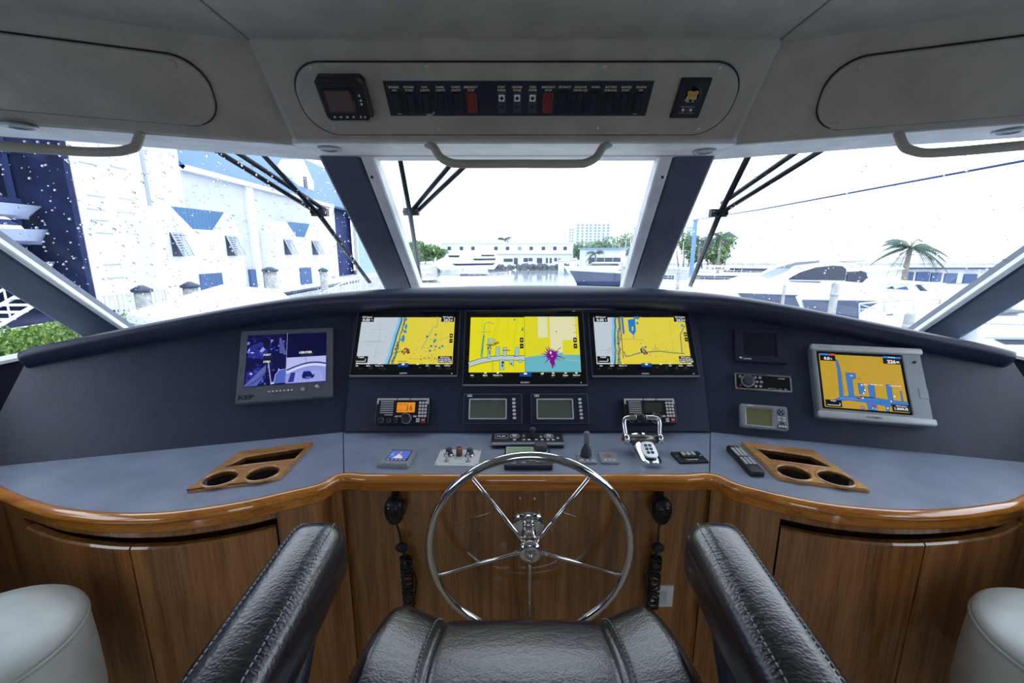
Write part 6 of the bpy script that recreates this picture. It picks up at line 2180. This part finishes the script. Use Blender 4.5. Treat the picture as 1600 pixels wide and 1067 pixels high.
YH = 300.0
ht = thing('hotel_tower', 'pale hotel block with columns of blue balconies on the skyline', 'building', (hy(925, 380, YH).x, YH, ZW))
hw0, hw1, hzt = hy(898, 350, YH).x, hy(963, 350, YH).x, hy(925, 347, YH).z
cx_ = hy(925, 380, YH).x
m = MB(); m.box(((hw0 + hw1) / 2 - cx_, 8, (hzt - ZW) / 2), (hw1 - hw0, 16, hzt - ZW)); child(m, 'main_block', 'hazy_wall', ht)
m = MB(); m.box(((hw0 + hw1) / 2 - cx_, 8, hzt - ZW + .4), (hw1 - hw0 + 1.5, 17, .8)); child(m, 'roof_slab', 'hazy_wall', ht)
a0 = hy(888, 354, YH); m = MB(); m.box(((a0.x + hw0) / 2 - cx_, 8, (a0.z - ZW) / 2), (hw0 - a0.x, 14, a0.z - ZW)); child(m, 'side_wing', 'hazy_wall', ht)
m = MB()
for px_ in (903, 910, 917, 923, 930, 936, 943, 950):
    x = hy(px_, 360, YH).x - cx_
    for k in range(9): m.box((x, -.1, hzt - ZW - 2 - k * 1.9), (1.5, .6, 1.25))
for px_ in (891, 895):
    x = hy(px_, 360, YH).x - cx_
    for k in range(8): m.box((x, .9, a0.z - ZW - 2 - k * 1.9), (.9, .6, 1.2))
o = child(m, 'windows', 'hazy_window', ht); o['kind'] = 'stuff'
for (pa, pb, pt_, lab) in ((988, 1008, 353, 'pale distant tower just left of the right mullion'), (1072, 1086, 352, 'pale distant tower just right of the right mullion')):
    A, B_ = hy(pa, pt_, 280), hy(pb, pt_, 280)
    t = thing('distant_tower', lab, 'building', ((A.x + B_.x) / 2, 280, ZW))
    m = MB(); m.box((0, 6, (A.z - ZW) / 2), (B_.x - A.x, 12, A.z - ZW)); child(m, 'block', 'hazy_wall', t)
    m = MB(); m.box((0, 6, A.z - ZW + .3), (B_.x - A.x + 1.2, 13, .7)); child(m, 'roof_slab', 'hazy_wall', t)
    m = MB()
    for k in range(3):
        for j in range(8): m.box(((k - 1) * (B_.x - A.x) * .28, -.1, A.z - ZW - 1.6 - j * 1.9), (1.1, .5, 1.2))
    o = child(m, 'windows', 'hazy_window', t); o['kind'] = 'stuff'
lb = thing('low_pavilion', 'low white waterside pavilion right of the long white building', 'building', (hy(945, 395, 118).x, 118, ZW))
A, B_ = hy(908, 389, 118), hy(972, 389, 118)
m = MB(); m.box((0, 4, (A.z - ZW) / 2), (B_.x - A.x, 8, A.z - ZW)); child(m, 'walls', 'hazy_wall', lb)
m = MB(); m.box((0, 3.6, A.z - ZW + .15), (B_.x - A.x + 1, 9, .35)); child(m, 'roof', 'hazy_window', lb)
for k in range(4):
    m = MB(); m.box(((-.3 + .2 * k) * (B_.x - A.x), -.05, 2.6), (2.0, .2, 1.6)); child(m, 'window', 'dark_window', lb)

TG = 'trees along the far shore'
for (px_, py_, Y, rx, rz, n_, mt, lab, sd) in (
        (655, 394, 120, 5.6, 3.6, 1600, 'leaf_green', 'bushy green tree left of the long white building', 1),
        (682, 396, 118, 3.4, 2.6, 700, 'leaf_green', 'small green tree touching the left end of the long white building', 2),
        (632, 398, 124, 3.5, 2.6, 700, 'leaf_green', 'green tree hard against the left mullion', 9),
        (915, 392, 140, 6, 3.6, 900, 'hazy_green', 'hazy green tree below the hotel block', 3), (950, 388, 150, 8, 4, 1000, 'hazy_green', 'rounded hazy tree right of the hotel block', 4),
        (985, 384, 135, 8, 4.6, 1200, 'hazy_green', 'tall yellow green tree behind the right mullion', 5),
        (1070, 386, 120, 6, 4.4, 1000, 'leaf_green', 'green tree right of the right mullion by the blue post', 6), (1108, 388, 95, 5, 4.0, 1000, 'leaf_green', 'dark green tree beyond the right wiper', 7), (1128, 388, 90, 3.2, 3.8, 700, 'leaf_green', 'bushy tree under the joint of the right wiper', 8)):
    q = hy(px_, py_, Y)
    bush('shore_tree', lab, 'tree', tuple(q), (rx, 3.5, rz), n_, .55, mt, group=TG, seed=sd)


def palm(label, px_, py_, Y, rad, nf, sd, base=None, nleaf=22):
    R = random.Random(sd)
    q = hy(px_, py_, Y)
    zb = base if base is not None else ZW + .3
    t = thing('palm_tree', label, 'palm', (q.x, q.y, zb), 'palms')
    H_ = q.z - zb
    m = MB(); m.tube(catmull([(0, 0, 0), (.05 * H_ * R.uniform(-1, 1), 0, H_ * .5), (0, 0, H_)], 5), [.06 * rad + .03 * rad * (1 - k / 10) for k in range(11)], 8); child(m, 'trunk', 'trunk', t)
    for k in range(nf):
        a = 2 * pi * k / nf + R.uniform(-.2, .2); el = R.uniform(-.2, 1.25)
        d = v3(cos(a), sin(a), 0)
        P = []
        for j in range(nleaf + 1):
            s_ = j / nleaf
            P.append(v3(0, 0, H_) + d * rad * (s_ * cos(el * .6)) + v3(0, 0, rad * (sin(el) * s_ - .75 * s_ * s_)))
        m = MB(); m.tube(P, [.018 * rad * (1 - .8 * j / nleaf) for j in range(nleaf + 1)], 4)
        sd_ = d.cross(v3(0, 0, 1))
        for j in range(3, nleaf + 1):
            s_ = j / nleaf; l_ = rad * .34 * sin(pi * min(.97, s_ * .9 + .08))
            for sg in (-1, 1):
                tip = P[j] + sd_ * sg * l_ * .72 + v3(0, 0, -l_ * .62) + d * l_ * .4
                w_ = d * rad * .022
                m.add([P[j] - w_, P[j] + w_, tip], [(0, 1, 2)])
        child(m, 'frond', 'palm_green', t)


palm('large palm tree above the blue shuttered building on the right', 1423, 388, 42, 2.9, 17, 21, -1.5)
palm('tiny palm above the roof of the long white building', 789, 375, 150, 3.6, 13, 22, ZW)
palm('small palm in front of the low pavilion', 930, 396, 112, 3.0, 13, 23)
palm('palm left of the right wiper blade beside the blue post', 1093, 376, 75, 2.8, 13, 24)
palm('palm right of the right wiper blade', 1127, 370, 70, 2.8, 13, 25)

# blue shuttered store on the right
YS = 48.0
q0, q1 = hy(1405, 420, YS), hy(1590, 420, YS)
st = thing('shuttered_store', 'low white building with blue roller shutters behind the moored yachts', 'building', ((q0.x + q1.x) / 2, YS, ZQ - .3))
sw_ = q1.x - q0.x; sh_ = q0.z - ZQ + .3
m = MB(); m.box((0, 4, sh_ / 2), (sw_, 8, sh_)); child(m, 'walls', 'white_paint', st)
m = MB(); m.box((0, 3.6, sh_ + .08), (sw_ + .6, 9, .2)); child(m, 'roof_edge', 'navy_hull', st)
for (a0, a1, b0, b1) in ((1413, 1424, 425, 440), (1432, 1449, 425, 441), (1455, 1468, 426, 440), (1476, 1492, 427, 442), (1506, 1522, 428, 447), (1430, 1444, 446, 455), (1474, 1489, 446, 458)):
    A, B_ = hy(a0, b0, YS), hy(a1, b1, YS)
    m = MB(); m.box(((A.x + B_.x) / 2 - (q0.x + q1.x) / 2, -.03, (A.z + B_.z) / 2 - ZQ + .3), (B_.x - A.x, .2, A.z - B_.z)); child(m, 'shutter', 'blue_door', st)

# post with long cable
pb = hy(1087, 344, 60)
t = thing('hoist_post', 'tall blue hoist post standing right of the right mullion', 'post', (pb.x, pb.y, ZW))
m = MB(); m.box((0, 0, (pb.z - ZW) / 2), (.42, .42, pb.z - ZW)); child(m, 'shaft', 'post_blue', t)
m = MB(); m.box((0, 0, pb.z - ZW), (.6, .6, .25)); child(m, 'cap', 'post_blue', t)
A = hy(1088, 343, 60); B_ = EYE + ray(1720, 229) * 11
m = MB(); m.tube([A, A.lerp(B_, .5) + v3(0, 0, -.12), B_], [.06, .055, .04], 6)
o = m.build('hoist_cable', 'cable_blue'); tag(o, 'long dark blue cable slanting across the right windscreen pane', 'cable')

# ---- moored boats
MG = 'boats moored in the basin'


def moor(lab, px_, Y, yaw, L_, B__, H_, **kw):
    x = hy(px_, 430, Y).x
    return boat('moored_boat', lab, (x, Y, ZW), yaw, L_, B__, H_, tag_group=MG, **kw)


moor('white moored cruiser with hard top left of the basin', 668, 50, .15, 8, 3, 1.0, hardtop=True)
moor('small white moored runabout low in the basin behind the dash', 735, 42, -.1, 9, 3, .9, deckhouse=(.2, .5, .7), strip_='navy_hull')
moor('small white moored boat beside the centre wiper blade', 690, 36, .3, 7, 2.6, .8, rail_=False)
moor('white moored boat with a hard top in the middle of the basin', 748, 62, .2, 9, 3, 1.1, hardtop=True)
moor('white moored boat with navy hull before the low pavilion', 975, 62, pi - .1, 13, 4, 1.7, hull='navy_hull', deckhouse=(.2, .6, .8))
moor('white moored cruiser behind the piling left of the right mullion', 935, 95, pi, 13, 4, 1.5)
moor('white moored cruiser right behind the right mullion', 1052, 33, pi - .25, 10, 3.2, 1.1, strip_='navy_hull', deckhouse=(.2, .6, .5))
moor('white moored boat below the right wiper blade', 1110, 50, pi - .1, 12, 3.6, 1.3, hardtop=True)
moor('white moored cruiser behind the right wiper blade', 1160, 60, pi - .2, 13, 4, 1.6)


def profile_boat(name, label, Y, depth, parts):
    """yacht lying square to the view: each part an outline with its own depth (front offset, thickness)"""
    c_ = hy(sum(a for a, b in parts[0][1]) / len(parts[0][1]), 450, Y)
    t = thing(name, label, 'boat', (c_.x, Y, ZW), MG)
    for (nm, pxs, y0_, dp, mt) in parts:
        P = [hy(a, b, Y) for a, b in pxs]
        P = ccw([(p.x - c_.x, p.z - ZW) for p in P])
        # the far side runs in to the bow, so it is shorter than the near side
        mx_, mn_ = max(p[0] for p in P), min(p[0] for p in P)
        sh_b = min(max(dp * c_.x / Y * 1.05, 0), (mx_ - mn_) * .8)
        Bk = [(x + sh_b * (mx_ - x) / (mx_ - mn_), y) for x, y in P]
        bv = min(.10, dp * .3); Fi = offset_poly(P, bv * .6)
        m = MB(); m.loops([[(x, y0_ + dp, y) for x, y in Bk], [(x, y0_ + bv, y) for x, y in P], [(x, y0_, y) for x, y in Fi]])
        child(m, nm, mt, t)
    return t


profile_boat('long_yacht', 'long white two deck yacht lying along the far building', 104, 5, [
    ('hull', [(672, 411), (782, 409), (772, 421), (688, 422)], 0, 5, 'gelcoat'),
    ('hull_windows', [(706, 412), (774, 411), (770, 414), (712, 415)], -.08, .1, 'navy_glass'),
    ('main_deck', [(690, 403), (776, 402), (780, 410), (678, 411)], .5, 4, 'gelcoat'),
    ('main_windows', [(738, 404), (774, 403.5), (774, 406.5), (741, 407)], .42, .1, 'navy_glass'),
    ('upper_deck', [(697, 396), (774, 396), (776, 402), (692, 403)], 1, 3, 'gelcoat'),
    ('upper_windows', [(699, 399), (718, 399), (716, 402), (701, 402)], .92, .1, 'navy_glass'),
    ('bridge_windows', [(751, 398), (772, 398), (772, 400.5), (752, 400.5)], .92, .1, 'navy_glass')])
profile_boat('dark_window_yacht', 'large yacht with sweeping dark windows beyond the right windscreen pane', 26, 5, [
    ('hull', [(1095, 452), (1150, 437), (1190, 433), (1240, 441), (1400, 446), (1430, 520), (1110, 520)], 0, 5, 'gelcoat'),
    ('hull_navy_panel', [(1152, 457.5), (1246, 461), (1262, 500), (1190, 500)], -.1, .12, 'navy_hull'),  # dark navy panel on the hull side
    ('deckhouse', [(1182, 436), (1215, 421), (1250, 411), (1290, 408.5), (1350, 413), (1376, 425), (1372, 448), (1230, 446)], .5, 3.6, 'gelcoat'),
    ('windscreen', [(1184, 435.5), (1216, 420.5), (1240, 414), (1243, 421), (1225, 429), (1208, 436)], .42, .1, 'shutter_grey'),
    ('roof_glass', [(1218, 419), (1252, 409.5), (1290, 407), (1288, 410), (1250, 414.5), (1240, 420)], .40, .1, 'mid_grey_plastic'),
    ('side_windows', [(1238, 437), (1258, 426), (1284, 418), (1310, 415), (1325, 416), (1331, 421), (1328, 439)], .38, .14, 'navy_glass'),
    ('aft_window', [(1332, 425), (1361, 424), (1368, 443), (1330, 440)], .38, .14, 'navy_glass'),
    ('side_deck_strip', [(1240, 440), (1290, 441), (1284, 446), (1244, 446)], .36, .1, 'navy_hull'),  # dark navy strip along the side deck
    ('aft_coaming', [(1352, 423), (1420, 418), (1424, 421), (1364, 428)], .3, 3.2, 'gelcoat'),
    ('radar_arch', [(1330, 408), (1372, 405), (1380, 409), (1345, 411)], 1.0, 1.6, 'shutter_grey')])
profile_boat('white_yacht', 'white sports yacht with raked windscreen moored before the blue shutters', 19, 4, [
    ('hull', [(1245, 464), (1300, 452), (1345, 449), (1490, 458), (1510, 470), (1480, 520), (1270, 520)], 0, 4, 'gelcoat'),
    ('hull_navy_panel', [(1252, 468), (1440, 471), (1440, 500), (1262, 500)], -.1, .12, 'navy_hull'),  # dark navy panel along this hull
    ('cabin_top', [(1352, 456), (1372, 443), (1400, 441), (1440, 443), (1462, 447), (1474, 461), (1440, 463)], .5, 3, 'gelcoat'),
    ('windscreen_window', [(1382, 458), (1409, 448.5), (1414, 459)], .4, .14, 'dark_window'),
    ('side_window', [(1414, 452), (1431, 449), (1434, 455), (1424, 459)], .4, .14, 'blue_door'),
    ('aft_window', [(1446, 446.5), (1452, 446), (1469, 459.5), (1458, 460)], .4, .14, 'dark_window'),
    ('roof_line', [(1375, 443.5), (1400, 440.5), (1492, 443.5), (1492, 446), (1440, 446)], .3, 3.2, 'gelcoat')])
t = profile_boat('bow_rail_yacht', 'white yacht bow with steel rail close behind the right dash', 13, 4, [
    ('hull', [(1346, 490), (1420, 487), (1476, 474), (1560, 474), (1560, 560), (1346, 540)], 0, 3.5, 'gelcoat'),
    ('deck_hatch', [(1384, 490.5), (1394, 490), (1395, 492), (1385, 492.5)], -.06, .1, 'navy_glass')])
c_ = t.matrix_world.translation
H_ = lambda a, b: hy(a, b, 13) - c_ + v3(0, .1, 0)
m = MB()
m.tube([H_(1347, 491), H_(1347, 475), H_(1386, 471.5), H_(1432, 469), H_(1474, 468.5), H_(1474, 476)], .028, 6)
m.tube([H_(1349, 484), H_(1386, 480.5), H_(1432, 478), H_(1474, 474)], .018, 6)
for a_, b_ in ((1386, 488), (1432, 485)): m.tube([H_(a_, 471), H_(a_, b_)], .025, 6)
m.tube([H_(1348, 476), H_(1384, 488)], .018, 6)
child(m, 'bow_rail', 'pale_plastic', t)
profile_boat('side_window_yacht', 'white yacht glimpsed through the right side window', 11, 4, [
    ('hull', [(1536, 527), (1542, 512), (1720, 516), (1720, 640), (1520, 620)], 0, 3.5, 'gelcoat'),
    ('hull_windows', [(1552, 530), (1640, 531), (1640, 539), (1570, 538)], -.06, .1, 'navy_glass'),
    ('rub_rail', [(1536, 525.5), (1720, 528), (1720, 529), (1536, 526.5)], -.08, .1, 'shutter_grey'),
    ('foredeck', [(1542, 512), (1560, 502), (1592, 496), (1720, 496), (1720, 517)], .6, 2.6, 'gelcoat'),
    ('windows', [(1570, 497), (1592, 489), (1640, 489), (1640, 495), (1600, 497)], .5, 2.4, 'navy_glass'),
    ('flybridge', [(1590, 481), (1720, 478), (1720, 490), (1592, 490)], .9, 2.2, 'gelcoat')])
# bare masts among the trees
for (px_, pt_, Y, lab) in ((986, 372, 120, 'thin white mast nearest the right mullion'), (978, 376, 125, 'thin white mast second left of the right mullion'), (968, 380, 130, 'thin white mast furthest left of the right mullion'), (1068, 378, 90, 'thin white mast right of the right mullion')):
    q = hy(px_, pt_, Y)
    m = MB(); m.tube([(q.x, q.y, ZW), (q.x, q.y, q.z)], [.13, .06], 6)
    m.tube([(q.x - .8, q.y, q.z * .55), (q.x + .8, q.y, q.z * .55)], .05, 5)
    o = m.build('mast', 'hazy_wall'); tag(o, lab, 'mast', MG)
bpy.context.view_layer.update()
